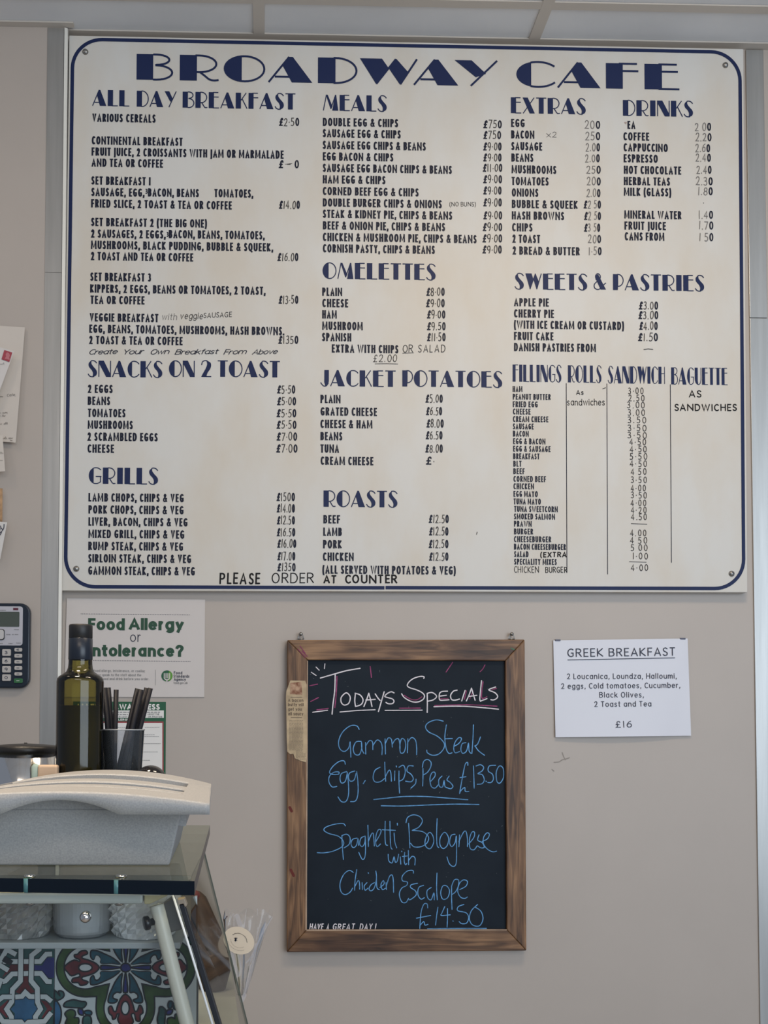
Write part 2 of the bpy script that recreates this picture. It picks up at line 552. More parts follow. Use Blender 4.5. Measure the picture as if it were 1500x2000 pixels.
G.update({
    'a': (.44, [[(1, xh), (1, 0)], E(.5, xh / 2, .5, xh / 2, 0, 360, 20)]),
    'b': (.45, [[(0, 1.02), (0, 0)], E(.5, xh / 2, .5, xh / 2, 0, 360, 20)]),
    'c': (.40, [E(.58, xh / 2, .58, xh / 2, 48, 312, 16)]),
    'd': (.45, [[(1, 1.02), (1, 0)], E(.5, xh / 2, .5, xh / 2, 0, 360, 20)]),
    'e': (.44, [[(.03, .37), (.97, .37)] + E(.5, xh / 2, .5, xh / 2, 5, 315, 18)]),
    'f': (.30, [[(.42, 0), (.42, .8)] + E(.82, .8, .4, .22, 180, 85, 6), [(0, xh), (.95, xh)]]),
    'g': (.45, [E(.5, xh / 2, .5, xh / 2, 0, 360, 20), [(1, xh), (1, -.08)] + E(.52, -.08, .48, .2, 0, -150, 8)]),
    'h': (.43, [[(0, 0), (0, 1.02)], [(0, .42)] + E(.5, .42, .5, xh - .42, 180, 0, 10) + [(1, 0)]]),
    'i': (.12, [[(.5, 0), (.5, xh)], [(.5, .88), (.5, .96)]]),
    'j': (.2, [[(.8, xh), (.8, -.1), (.1, -.26)], [(.8, .88), (.8, .96)]]),
    'k': (.42, [[(0, 0), (0, 1.02)], [(.9, xh), (.05, .3)], [(.3, .42), (1, 0)]]),
    'l': (.12, [[(.5, 0), (.5, 1.02)]]),
    'm': (.66, [[(0, 0), (0, xh)], [(0, .45)] + E(.25, .45, .25, xh - .45, 180, 0, 8) + [(.5, 0)], [(.5, .45)] + E(.75, .45, .25, xh - .45, 180, 0, 8) + [(1, 0)]]),
    'n': (.43, [[(0, 0), (0, xh)], [(0, .42)] + E(.5, .42, .5, xh - .42, 180, 0, 10) + [(1, 0)]]),
    'o': (.46, [E(.5, xh / 2, .5, xh / 2, 90, 450, 22)]),
    'p': (.45, [[(0, xh), (0, -.28)], E(.5, xh / 2, .5, xh / 2, 0, 360, 20)]),
    'q': (.45, [[(1, xh), (1, -.28)], E(.5, xh / 2, .5, xh / 2, 0, 360, 20)]),
    'r': (.28, [[(0, 0), (0, xh)], [(0, .4), (.25, .6), (.55, .7), (1, .66)]]),
    's': (.36, [smooth([(.92, .6), (.5, .7), (.1, .6), (.15, .43), (.55, .34), (.93, .22), (.8, .04), (.4, 0), (0, .08)], 3)]),
    't': (.30, [[(.42, .95), (.42, .16)] + E(.75, .16, .33, .16, 180, 280, 6), [(0, xh), (.95, xh)]]),
    'u': (.43, [[(0, xh), (0, .3)] + E(.5, .3, .5, .3, 180, 360, 10), [(1, xh), (1, 0)]]),
    'v': (.42, [[(0, xh), (.5, 0), (1, xh)]]),
    'w': (.62, [[(0, xh), (.25, 0), (.5, xh), (.75, 0), (1, xh)]]),
    'x': (.42, [[(0, 0), (1, xh)], [(0, xh), (1, 0)]]),
    'y': (.42, [[(0, xh), (.5, 0)], [(1, xh), (.2, -.28)]]),
    'z': (.38, [[(0, xh), (1, xh), (0, 0), (1, 0)]]),
})


def layout(text, gap, widths=None):
    x = 0
    out = []
    for ch in text:
        w = G[ch][0]
        out.append((ch, x, w))
        x += w + (gap if ch != ' ' else 0)
    return out, x - gap


def text_on(mb, text, O, ux, uy, width, H, wx, wy=None, gap=.12, cap='square', slant=0.0, jit=0.0):
    """fit text from O along ux over width metres, cap height H"""
    wy = wy or wx
    lay, tot = layout(text, gap)
    s = width / tot
    for ch, x, w in lay:
        gw = w * s
        jx = random.uniform(-jit, jit) * H
        jy = random.uniform(-jit, jit) * H
        pen, wx0, wy0 = (.84 if ch in 'MNW&' and cap == 'square' else 1), wx, wy
        wx, wy = wx * pen, wy * pen
        for si, st in enumerate(G[ch][1]):
            thin = .72 if (ch in 'MN' and si == 2 and cap == 'square') else 1
            pts = []
            for (a, b) in st:
                inner = max(gw - wx, gw * .3)
                X = x * s + (gw - inner) / 2 + a * inner + jx
                Y = wy / 2 + b * (H - wy) + jy
                pts.append((X + slant * Y, Y))
            cl = len(pts) > 8 and math.hypot(pts[0][0] - pts[-1][0], pts[0][1] - pts[-1][1]) < 1e-7
            ribbon(mb, pts, O, ux, uy, wx * thin, wy * thin, 'flat' if thin < 1 else cap, cl)
        wx, wy = wx0, wy0


def text_px(mb, text, x0, y0, x1, y1, plane, H, wx, wy=None, lift=0.0006, level=True, **k):
    """text between two pixels of its baseline, on the vertical plane y=plane"""
    a = PY(x0, y0, plane - lift)
    b = PY(x1, y1, plane - lift)
    if level:
        ux = Vector((1, 0, 0))
        wid = b.x - a.x
    else:
        ux = (b - a).normalized()
        wid = (b - a).length
    uy = Vector((-ux.z, 0, ux.x))
    text_on(mb, text, a, ux, uy, wid, H, wx, wy, **k)


CROP = {1: (100, 50, 2.143), 2: (800, 50, 2.143), 3: (120, 400, 3), 4: (600, 400, 3.75), 5: (980, 400, 3), 6: (110, 850, 3), 7: (560, 850, 3.409), 8: (980, 850, 3)}


def cp(c, X, Y):
    a, b, s = CROP[c] if not isinstance(c, tuple) else c
    return a + X / s, b + Y / s


# art-deco display face: fills (polygons) and hairlines, unit box
def band(top, bot):
    return top + bot[::-1]


S_SPINE = band(smooth([(.30, .98), (.10, .86), (.06, .72), (.16, .57), (.42, .40), (.55, .22), (.52, .06), (.46, .0)], 4),
               smooth([(.40, .99), (.36, .9), (.40, .78), (.60, .62), (.90, .42), (.98, .24), (.88, .08), (.62, .0)], 4))
BW = {
    'A': (1.0, [[(.46, 1), (.56, 1), (1, 0), (.54, 0), (.33, .66)]], [[(.02, 0), (.48, 1)], [(.16, .22), (.66, .22)]]),
    'B': (.82, [[(0, 0), (.46, 0), (.46, 1), (0, 1)]], [[(.46, .99)] + E(.55, .79, .36, .20, 90, -90, 12) + [(.52, .57)], [(.52, .57)] + E(.55, .29, .44, .28, 90, -90, 14) + [(.46, .01)]]),
    'C': (.82, [E(.52, .5, .52, .5, 105, 255, 18)], [E(.56, .5, .56, .49, 110, 40, 10), E(.56, .5, .56, .49, 250, 322, 10)]),
    'D': (.86, [[(0, 0), (.45, 0), (.45, 1), (0, 1)]], [[(.4, .99)] + E(.45, .5, .54, .49, 90, -90, 20) + [(.4, .01)]]),
    'E': (.74, [[(0, 0), (.5, 0), (.5, 1), (0, 1)]], [[(.4, .985), (.93, .985)], [(.4, .70), (.96, .70)], [(.4, .015), (1, .015)]]),
    'F': (.70, [[(0, 0), (.52, 0), (.52, 1), (0, 1)]], [[(.4, .985), (.96, .985)], [(.4, .70), (1, .70)]]),
    'G': (.86, [E(.52, .5, .52, .5, 105, 255, 18)], [E(.56, .5, .56, .49, 110, 45, 10), E(.56, .5, .56, .49, 250, 290, 8) + [(.93, .12), (.93, .45)], [(.55, .45), (1, .45)]]),
    'H': (.80, [[(0, 0), (.48, 0), (.48, 1), (0, 1)]], [[(.4, .6), (.97, .6)], [(.97, 0), (.97, 1)]]),
    'I': (.42, [[(.05, 0), (.95, 0), (.95, 1), (.05, 1)]], []),
    'J': (.58, [[(.45, .25), (.46, 1), (1, 1), (1, .3), (.9, .1), (.7, .02), (.56, .04)]], [smooth([(.95, .2), (.7, .02), (.35, .015), (.02, .22)], 4)]),
    'K': (.82, [[(0, 0), (.46, 0), (.46, 1), (0, 1)]], [[(.46, .52), (.92, 1)], [(.56, .62), (1, 0)]]),
    'L': (.72, [[(0, 0), (.52, 0), (.52, 1), (0, 1)]], [[(.4, .015), (1, .015)]]),
    'M': (1.1, [[(.18, 1), (.30, 1), (.62, .26), (.53, .10), (.49, .10)], [(.80, 1), (.86, 1), (1, 0), (.60, 0), (.72, .62)]], [[(.02, 0), (.22, 1)], [(.52, .12), (.82, 1)]]),
    'N': (.88, [[(.02, 1), (.42, 1), (1, .12), (1, 0), (.62, 0), (.02, .85)]], [[(.03, 0), (.03, 1)], [(.97, 0), (.97, 1)]]),
    'O': (.92, [E(.5, .5, .5, .5, 98, 262, 22)], [E(.5, .5, .49, .49, 90, 450, 36)]),
    'P': (.74, [[(0, 0), (.46, 0), (.5, .3), (.5, 1), (0, 1)]], [[(.4, .985)] + E(.5, .61, .48, .375, 90, -90, 16) + [(.46, .235)]]),
    'R': (.86, [[(0, 0), (.44, 0), (.44, 1), (0, 1)]], [[(.4, .985)] + E(.5, .66, .44, .325, 90, -90, 16) + [(.44, .335)], smooth([(.52, .335), (.64, .2), (.76, .06), (.88, .02), (1, .04)], 4)]),
    'S': (.66, [S_SPINE], [smooth([(.32, .985), (.55, 1.0), (.78, .95), (.95, .84)], 4), smooth([(.66, .01), (.42, 0), (.18, .05), (.02, .18)], 4)]),
    'T': (.72, [[(.26, 0), (.74, 0), (.74, 1), (.26, 1)]], [[(0, .985), (1, .985)]]),
    'U': (.82, [[(0, 1), (.46, 1), (.46, .22), (.52, .06), (.5, 0), (.32, .02), (.1, .14), (0, .32)]], [smooth([(.46, .02), (.62, .01), (.85, .1), (.96, .3)], 4) + [(.96, 1)]]),
    'W': (1.15, [[(0, 1), (.38, 1), (.50, .62), (.295, 0), (.28, 0)], [(.50, .62), (.615, 1), (.63, 1), (.845, .46), (.71, 0), (.69, 0)]], [[(.285, .01), (.62, .99)], [(.70, .01), (.985, 1)]]),
    'X': (.86, [[(0, 1), (.42, 1), (1, 0), (.58, 0)]], [[(.95, 1), (.04, 0)]]),
    'Y': (.86, [[(0, 1), (.40, 1), (.74, .48), (.50, .34)]], [[(1, 1), (.38, 0)]]),
    '2': (.66, [band(smooth([(.48, .99), (.56, .88), (.56, .72), (.42, .5), (.12, .16), (.0, 0)], 4), smooth([(.62, .98), (.90, .88), (.98, .7), (.88, .48), (.62, .24), (.50, .0)], 4))], [smooth([(.02, .72), (.1, .92), (.35, 1), (.6, .985)], 4), [(.0, .015), (1, .015)]]),
    '&': (.8, [[(.12, .86), (.34, .96), (.98, 0), (.55, 0), (.16, .66)]], [smooth([(.2, .6), (.14, .85), (.3, 1), (.5, .9), (.5, .7), (.25, .5), (.04, .32), (.06, .1), (.3, 0), (.55, .08), (.8, .3), (.98, .42)], 4)]),
    ' ': (.42, [], []),
}


def deco_on(mb, text, O, ux, uy, width, H, hair, gap=.10):
    x, lay = 0, []
    for ch in text:
        w = BW[ch][0]
        lay.append((ch, x, w))
        x += w + gap
    s = width / (x - gap)
    for ch, gx, w in lay:
        for poly in BW[ch][1]:
            mb.k += 1
            L = ux.cross(uy) * ((mb.k % 23) * 0.000012)
            mb.face([O + L + ux * (gx + a * w) * s + uy * (b * H) for a, b in poly])
        for st in BW[ch][2]:
            ribbon(mb, [((gx + a * w) * s, b * H) for a, b in st], O, ux, uy, hair, hair)


def deco_px(mb, text, x0, y0, x1, plane, H, hair, lift=0.0006):
    a = PY(x0, y0, plane - lift)
    b = PY(x1, y0, plane - lift)
    deco_on(mb, text, a, Vector((1, 0, 0)), Vector((0, 0, 1)), b.x - a.x, H, hair)


# ------------------------------------------------------------------ room
BOARD_Y = -0.02            # front face of the menu board
PIL_Y = -0.030             # face of the left pilaster
ceil_z = PY(1000, 85, WALL_Y).z
pil_x = PY(121, 700, PIL_Y).x
mb = MB()
mb.box((-1.6, 0, 0), (2.4, 0.06, ceil_z + 0.02))
wall = struct(mb.build('wall_back', M['wall']))
mb = MB()
mb.box((-1.6, PIL_Y, 0), (pil_x - 0.001, -0.0005, ceil_z - 0.002))
struct(mb.build('wall_left', M['wall']))
mb = MB()
mb.box((-1.6, -5.5, ceil_z), (2.4, 0.06, ceil_z + 0.03))
ceiling = struct(mb.build('ceiling', M['ceiling']))
mb = MB()
mb.box((-1.6, -5.5, -0.03), (2.4, 0.06, 0))
struct(mb.build('floor', M['floor']))
# ceiling grid: runners off the wall, one cross tee, wall angle
cross_y = PZ(1250, 12, ceil_z).y
mb = MB()
gz = ceil_z - 0.004
for px in (506, 1039):
    x = PY(px, 76, 0).x
    mb.box((x - 0.0125, -4.5, gz), (x + 0.0125, -0.0223, ceil_z - 0.0003))
x0 = PY(506, 76, 0).x
for x in (x0 - 0.61, x0 + 1.22):
    mb.box((x - 0.0125, -4.5, gz), (x + 0.0125, -0.0223, ceil_z - 0.0003))
for k in range(7):
    y = cross_y - k * 0.6
    mb.box((-1.6, y - 0.011, gz + 0.0004), (2.4, y + 0.011, ceil_z - 0.0006))
struct(mb.build('trim_1', M['grid']))
mb = MB()
mb.box((pil_x, -0.022, gz), (2.4, -0.0005, ceil_z - 0.0004))
mb.box((-1.6, PIL_Y - 0.016, gz), (pil_x + 0.02, PIL_Y - 0.0005, ceil_z - 0.0004))
struct(mb.build('trim_2', M['grid']))
# left steel corner strip: two lengths meeting at a joint
zj = PY(105, 533, PIL_Y).z
xl = PY(86, 700, PIL_Y).x
for i, (z0, z1) in enumerate(((0, zj - 0.0006), (zj + 0.0006, ceil_z - 0.006))):
    mb = MB()
    t = 0.0015
    mb.prism([(xl, PIL_Y - t, z0), (pil_x - 0.003, PIL_Y - t, z0), (pil_x, PIL_Y - t + 0.002, z0), (pil_x + t, PIL_Y + 0.002, z0), (pil_x + t, -0.0007, z0), (pil_x + 0.0002, -0.0007, z0), (pil_x + 0.0002, PIL_Y - 0.0003, z0), (xl, PIL_Y - 0.0003, z0)], (0, 0, z1 - z0))
    struct(mb.build('trim_%d' % (3 + i), M['steel']))
# right steel strip and the panel beyond it
zr = PY(1480, 622, 0).z
zs = [PY(1484, 2000, 0), PY(1470, 1160, 0), PY(1463, 622, 0), PY(1456, 100, 0)]
sl = (zs[3].x - zs[0].x) / (zs[3].z - zs[0].z)
def xs(z):
    return zs[2].x + (z - zs[2].z) * sl
for i, (z0, z1, w) in enumerate(((0, zr - 0.0006, .062), (zr + 0.0006, ceil_z - 0.006, .0405))):
    mb = MB()
    mb.prism([(xs(z0), -0.0003, z0), (xs(z0) + w, -0.0003, z0), (xs(z1) + w, -0.0003, z1), (xs(z1), -0.0003, z1)], (0, -0.0035, 0))
    struct(mb.build('trim_%d' % (5 + i), M['steel'], bevel=0.0008))
# pale bevelled edge strip on the pilaster's corner
mb = MB()
e0 = PIL_Y - .0035
mb.prism([(pil_x - .0015, e0, 0), (pil_x + .0050, e0 + .0025, 0), (pil_x + .0050, e0 + .0100, 0), (pil_x + .0022, e0 + .0100, 0), (pil_x + .0022, e0 + .0022, 0), (pil_x - .0015, e0 + .0010, 0)], (0, 0, ceil_z - .006))
struct(mb.build('trim_7', mat('pale_edge_strip', (.74, .72, .66), .4)))
# scuffs on the wall under the Greek breakfast notice
mb = MB()
for st in ([(1082, 1489), (1092, 1488), (1098, 1484), (1106, 1482), (1112, 1480)], [(1098, 1470), (1101, 1478), (1104, 1484)], [(1078, 1503), (1082, 1506)]):
    pts = smooth(st, 3)
    O = PY(1090, 1490, -0.0004)
    ribbon(mb, [(PY(a, b, 0).x - O.x, PY(a, b, 0).z - O.z) for a, b in pts], O, Vector((1, 0, 0)), Vector((0, 0, 1)), 0.0022, cap='round')
sc = mb.build('scuff_mark', mat('scuff_grey', (0.30, 0.265, 0.235), 0.7), wall, clean=False)

# ------------------------------------------------------------------ menu board
bq = [PY(px, py, BOARD_Y) for px, py in ((135, 69), (1452, 95.5), (1460, 1157), (120, 1153.5))]
board = thing('menu_board', 'large cream cafe menu sign with navy border screwed to the wall', 'sign', (0.66, WALL_Y, bq[3].z))
mb = MB()
mb.prism([(p.x, BOARD_Y, p.z) for p in bq], (0, -BOARD_Y - 0.0005, 0))
panel = mb.build('sign_panel', M['board'], board, bevel=0.0012)
# border line: inset rounded rectangle with a small join at the bottom
ins, rad = 0.0085, 0.066
def bl(u, v):
    a = bq[3] + (bq[2] - bq[3]) * u
    b = bq[0] + (bq[1] - bq[0]) * u
    return a + (b - a) * v
bw, bh = (bq[2] - bq[3]).length, (bq[0] - bq[3]).length
path = []
for cx, cy, a0 in ((bw - ins - rad, ins + rad, -90), (bw - ins - rad, bh - ins - rad, 0), (ins + rad, bh - ins - rad, 90), (ins + rad, ins + rad, 180)):
    path += E(cx, cy, rad, rad, a0, a0 + 90, 12)
jn = bw * 0.468
path = [(jn + 0.001, ins)] + path + [(jn - 0.0015, ins - 0.0004)]
def dense(pts, step=0.05):
    o = [pts[0]]
    for a, b in zip(pts, pts[1:]):
        n = max(1, int(math.hypot(b[0] - a[0], b[1] - a[1]) / step))
        o += [(a[0] + (b[0] - a[0]) * k / n, a[1] + (b[1] - a[1]) * k / n) for k in range(1, n + 1)]
    return o
path = dense(path)
mb = MB()
rows = []
for i, p in enumerate(path):
    a, c = path[max(i - 1, 0)], path[min(i + 1, len(path) - 1)]
    d = (c[0] - a[0], c[1] - a[1])
    l = math.hypot(*d)
    n = (-d[1] / l * 0.0039, d[0] / l * 0.0039)
    r = []
    for s in (1, -1):
        q = bl((p[0] + s * n[0]) / bw, (p[1] + s * n[1]) / bh)
        r.append((q.x, BOARD_Y - 0.0006, q.z))
    rows.append(r)
mb.grid(rows)
mb.build('border_line', M['navy'], board, clean=False)
for px, py in ((166.7, 101.5), (1416.5, 127.5), (149, 1111), (1428.7, 1120.5)):
    mb = MB()
    c = PY(px, py, BOARD_Y)
    mb.lathe([(0, 0.0052), (0.003, 0.0048), (0.0056, 0.003), (0.0068, 0.0002), (0.0068, -0.0002)], c, 24, (0, -1, 0))
    mb.build('screw', M['screw'], board)

# title
for word in ((('B', 266.6, 337), ('R', 351, 427), ('O', 438, 517), ('A', 523, 610), ('D', 621, 697), ('W', 703, 816), ('A', 807, 895), ('Y', 888, 971)), (('C', 1008.5, 1084), ('A', 1088, 1173), ('F', 1183.6, 1247), ('E', 1259, 1327))):
    mb = MB()
    for ch, a, b in word:
        y = 155.3 + (a - 266) * 0.0189
        deco_px(mb, ch, a, y, b, BOARD_Y, 0.0585, 0.0044)
    mb.build('title_lettering', M['navy'], board, clean=False)

# sections: heading words (crop, x0, x1, baseline), printed lines (crop, x0, baseline, x1, text), prices (crop, x0, x1, baseline, text)
SECT = {
 'breakfast': ([(1, 172, 327, 335, 'ALL'), (1, 358, 523, 339, 'DAY'), (1, 550, 1022, 343, 'BREAKFAST')], '''1|172|402|437|VARIOUS CEREALS
1|170|497|550|CONTINENTAL BREAKFAST
1|169|544|973|FRUIT JUICE, 2 CROISSANTS WITH JAM OR MARMALADE
1|169|590|468|AND TEA OR COFFEE
1|168|665|416|SET BREAKFAST 1
1|168|713|390|SAUSAGE, EGG,
1|405|715|618|BACON, BEANS
1|683|718|845|TOMATOES,
1|167|761|756|FRIED SLICE, 2 TOAST & TEA OR COFFEE
3|174|124|852|SET BREAKFAST 2 (THE BIG ONE)
3|174|192|610|2 SAUSAGES, 2 EGGS,
3|629|195|1190|BACON, BEANS, TOMATOES,
3|173|258|1240|MUSHROOMS, BLACK PUDDING, BUBBLE & SQUEEK,
3|173|324|772|2 TOAST AND TEA OR COFFEE
3|169|445|525|SET BREAKFAST 3
3|168|514|1195|KIPPERS, 2 EGGS, BEANS OR TOMATOES, 2 TOAST,
3|170|580|487|TEA OR COFFEE
3|166|683|568|VEGGIE BREAKFAST
3|163|750|1305|EGG, BEANS, TOMATOES, MUSHROOMS, HASH BROWNS.
3|163|816|710|2 TOAST & TEA OR COFFEE''', '''1|953|420|1038|£2·50
1|952|597|1037|£ - 0
1|953|767|1041|£14.00
3|1265|330|1388|£16.00
3|1272|580|1388|£13·50
3|1270|815|1388|£1350'''),
 'snacks': ([(3, 155, 592, 1007, 'SNACKS'), (3, 632, 780, 1007, 'ON'), (3, 820, 878, 1007, '2'), (3, 915, 1280, 1007, 'TOAST')], '''3|155|1102|300|2 EGGS
3|154|1172|285|BEANS
3|155|1243|375|TOMATOES
3|154|1312|418|MUSHROOMS
3|153|1382|564|2 SCRAMBLED EGGS
3|153|1452|308|CHEESE''', '''3|1263|1106|1370|£5·50
3|1263|1175|1375|£5·00
3|1260|1245|1376|£5·50
3|1260|1313|1377|£5·50
3|1260|1382|1381|£7·00
3|1258|1452|1383|£7·00'''),
 'grills': ([(6, 190, 597, 284, 'GRILLS')], '''6|188|388|747|LAMB CHOPS, CHIPS & VEG
6|188|459|746|PORK CHOPS, CHIPS & VEG
6|188|530|769|LIVER, BACON, CHIPS & VEG
6|188|602|750|MIXED GRILL, CHIPS & VEG
6|187|673|743|RUMP STEAK, CHIPS & VEG
6|187|745|790|SIRLOIN STEAK, CHIPS & VEG
6|187|817|812|GAMMON STEAK, CHIPS & VEG''', '''6|1290|386|1398|£1500
6|1291|453|1398|£14.00
6|1292|523|1398|£12.50
6|1291|593|1400|£16.50
6|1294|660|1406|£16.00
6|1295|733|1400|£17.00
6|1294|798|1402|£1350'''),
 'meals': ([(1, 1138, 1405, 355, 'MEALS')], '''1|1137|420|1452|DOUBLE EGG & CHIPS
1|1137|467|1463|SAUSAGE EGG & CHIPS
1|1137|516|1568|SAUSAGE EGG CHIPS & BEANS
1|1137|564|1432|EGG BACON & CHIPS
1|1137|612|1677|SAUSAGE EGG BACON CHIPS & BEANS
1|1137|660|1399|HAM EGG & CHIPS
1|1137|709|1538|CORNED BEEF EGG & CHIPS
1|1137|757|1635|DOUBLE BURGER CHIPS & ONIONS
4|115|95|1062|STEAK & KIDNEY PIE, CHIPS & BEANS
4|115|180|1010|BEEF & ONION PIE, CHIPS & BEANS
4|115|265|1241|CHICKEN & MUSHROOM PIE, CHIPS & BEANS
4|115|348|935|CORNISH PASTY, CHIPS & BEANS''', '''2|308|430|386|£750
2|308|475|383|£750
2|308|523|385|£9·00
2|308|569|385|£9·00
2|306|612|388|£11·00
2|308|660|387|£9·00
2|308|707|385|£9·00
2|308|757|386|£9·00
4|1290|107|1428|£9·00
4|1285|193|1428|£9·00
4|1283|276|1428|£9·00
4|1283|357|1425|£9·00'''),
 'omelettes': ([(4, 115, 942, 540, 'OMELETTES')], '''4|110|666|256|PLAIN
4|111|749|300|CHEESE
4|110|832|217|HAM
4|110|915|407|MUSHROOM
4|109|998|323|SPANISH
4|180|1082|668|EXTRA WITH CHIPS''', '''4|872|667|1007|£8·00
4|870|750|1007|£9·00
4|877|833|1012|£9·00
4|877|919|1014|£9.50
4|877|999|1014|£11·50'''),
 'jacket_potatoes': ([(4, 97, 648, 1327, 'JACKET'), (4, 697, 1430, 1330, 'POTATOES')], '''4|97|1452|244|PLAIN
4|98|1543|511|GRATED CHEESE
4|97|1634|478|CHEESE & HAM
4|97|1724|257|BEANS
4|97|1815|233|TUNA
7|226|197|577|CREAM CHEESE''', '''4|866|1450|993|£5.00
4|870|1541|988|£6.50
4|873|1632|1000|£8.00
4|868|1718|991|£6.50
4|865|1815|993|£8.00
7|926|197|985|£·'''),
 'roasts': ([(7, 245, 738, 476, 'ROASTS')], '''7|244|587|355|BEEF
7|243|670|367|LAMB
7|242|753|367|PORK
7|241|836|446|CHICKEN
7|238|922|1125|(ALL SERVED WITH POTATOES & VEG)''', '''7|945|585|1079|£12.50
7|947|668|1077|£12.50
7|945|752|1077|£12.50
7|947|836|1077|£12.50'''),
 'extras': ([(2, 424, 738, 366, 'EXTRAS')], '''2|425|424|482|EGG
2|425|472|522|BACON
2|426|521|555|SAUSAGE
2|426|569|518|BEANS
2|427|618|614|MUSHROOMS
2|427|667|582|TOMATOES
2|428|715|539|ONIONS
2|428|763|704|BUBBLE & SQUEEK
2|428|811|647|HASH BROWNS
5|61|155|180|CHIPS
5|63|222|225|2 TOAST
5|64|291|457|2 BREAD & BUTTER''', '''2|733|432|798|200
2|735|479|798|250
2|737|526|797|2.00
2|735|572|796|2.00
2|740|620|800|250
2|742|669|800|200
2|740|718|799|2.00
2|728|766|801|£2 50
2|730|814|801|£2 50
5|482|158|577|£3 50
5|505|224|582|200
5|508|295|585|1·50'''),
 'drinks': ([(2, 893, 1187, 377, 'DRINKS')], '''2|912|432|945|EA
2|895|480|1003|COFFEE
2|896|526|1081|CAPPUCCINO
2|896|572|1039|ESPRESSO
2|897|620|1137|HOT CHOCOLATE
2|897|667|1090|HERBAL TEAS
2|897|712|1095|MILK (GLASS)
5|718|80|1053|MINERAL WATER
5|719|145|962|FRUIT JUICE
5|721|208|953|CANS FROM''', '''2|1194|440|1262|2 00
2|1196|484|1264|2.20
2|1196|530|1258|2.60
2|1197|570|1261|2.40
2|1201|620|1264|2.40
2|1198|668|1269|2.30
2|1206|710|1269|1.80
5|1152|82|1238|1.40
5|1153|145|1240|1.70
5|1155|213|1240|1 50'''),
 'sweets_and_pastries': ([(5, 76, 502, 494, 'SWEETS'), (5, 540, 612, 496, '&'), (5, 652, 1187, 499, 'PASTRIES')], '''5|72|594|276|APPLE PIE
5|72|660|306|CHERRY PIE
5|72|725|716|(WITH ICE CREAM OR CUSTARD)
5|72|792|303|FRUIT CAKE
5|72|857|552|DANISH PASTRIES FROM''', '''5|803|614|916|£3.00
5|800|670|917|£3.00
5|805|733|914|£4.00
5|798|799|915|£1.50'''),
}
BH = 0.0186
for key, (heads, lines, prices) in SECT.items():
    mb = MB()
    for c, a, b, y, t in heads:
        x0, yy = cp(c, a, y)
        x1, _ = cp(c, b, y)
        deco_px(mb, t, x0, yy, x1, BOARD_Y, 0.0362, 0.0021)
    mb.build('section_heading', M['navy'], board, clean=False)['label'] = 'navy art deco heading of the %s section' % key.replace('_', ' ')
    mb = MB()
    for ln in lines.split('\n'):
        c, a, y, b, t = ln.split('|')
        x0, yy = cp(int(c), float(a), float(y))
        x1, _ = cp(int(c), float(b), float(y))
        text_px(mb, t, x0, yy, x1, yy, BOARD_Y, BH, 0.0037, 0.0030, gap=.13)
    if key == 'breakfast':
        for c, a, b, y in ((1, 393, 404, 704), (3, 615, 628, 188)):
            x0, yy = cp(c, a, y)
            text_px(mb, '3', x0, yy, cp(c, b, y)[0], yy, BOARD_Y, 0.0115, 0.0021)
    mb.build('item_list', M['print'], board, clean=False)['label'] = 'printed item list of the %s section' % key.replace('_', ' ')
    mb = MB()
    for ln in prices.split('\n'):
        c, a, y, b, t = ln.split('|')
        x0, yy = cp(int(c), float(a), float(y))
        x1, _ = cp(int(c), float(b), float(y))
        lay, tot = layout(t, .13)
        s = (x1 - x0) / tot
        for i, (ch, gx, w) in enumerate(lay):
            if ch == ' ':
                continue
            bold = ch == '£' or (i == len(t) - 1 and ch == '0' and key != 'breakfast0')
            mb.m = 0 if bold else (1 if key in ('extras', 'drinks') else 2)
            wd = (0.0034 if ch == '£' else 0.0030) if bold else 0.0018
            if not bold:
                yo = random.uniform(-1.0, 1.0) * 0.6
                text_px(mb, ch, x0 + gx * s, yy + yo, x0 + (gx + w) * s, yy + yo, BOARD_Y, BH * random.uniform(.96, 1.08), wd, cap='round', slant=random.uniform(0.0, .07))
            else:
                text_px(mb, ch, x0 + gx * s, yy, x0 + (gx + w) * s, yy, BOARD_Y, BH, wd, 0.0028, slant=0.12 if ch == '£' else 0)
    mb.build('price_list', [M['print'], M['pen_faded'], M['pen_thin']], board, clean=False)['label'] = 'handwritten prices of the %s section' % key.replace('_', ' ')

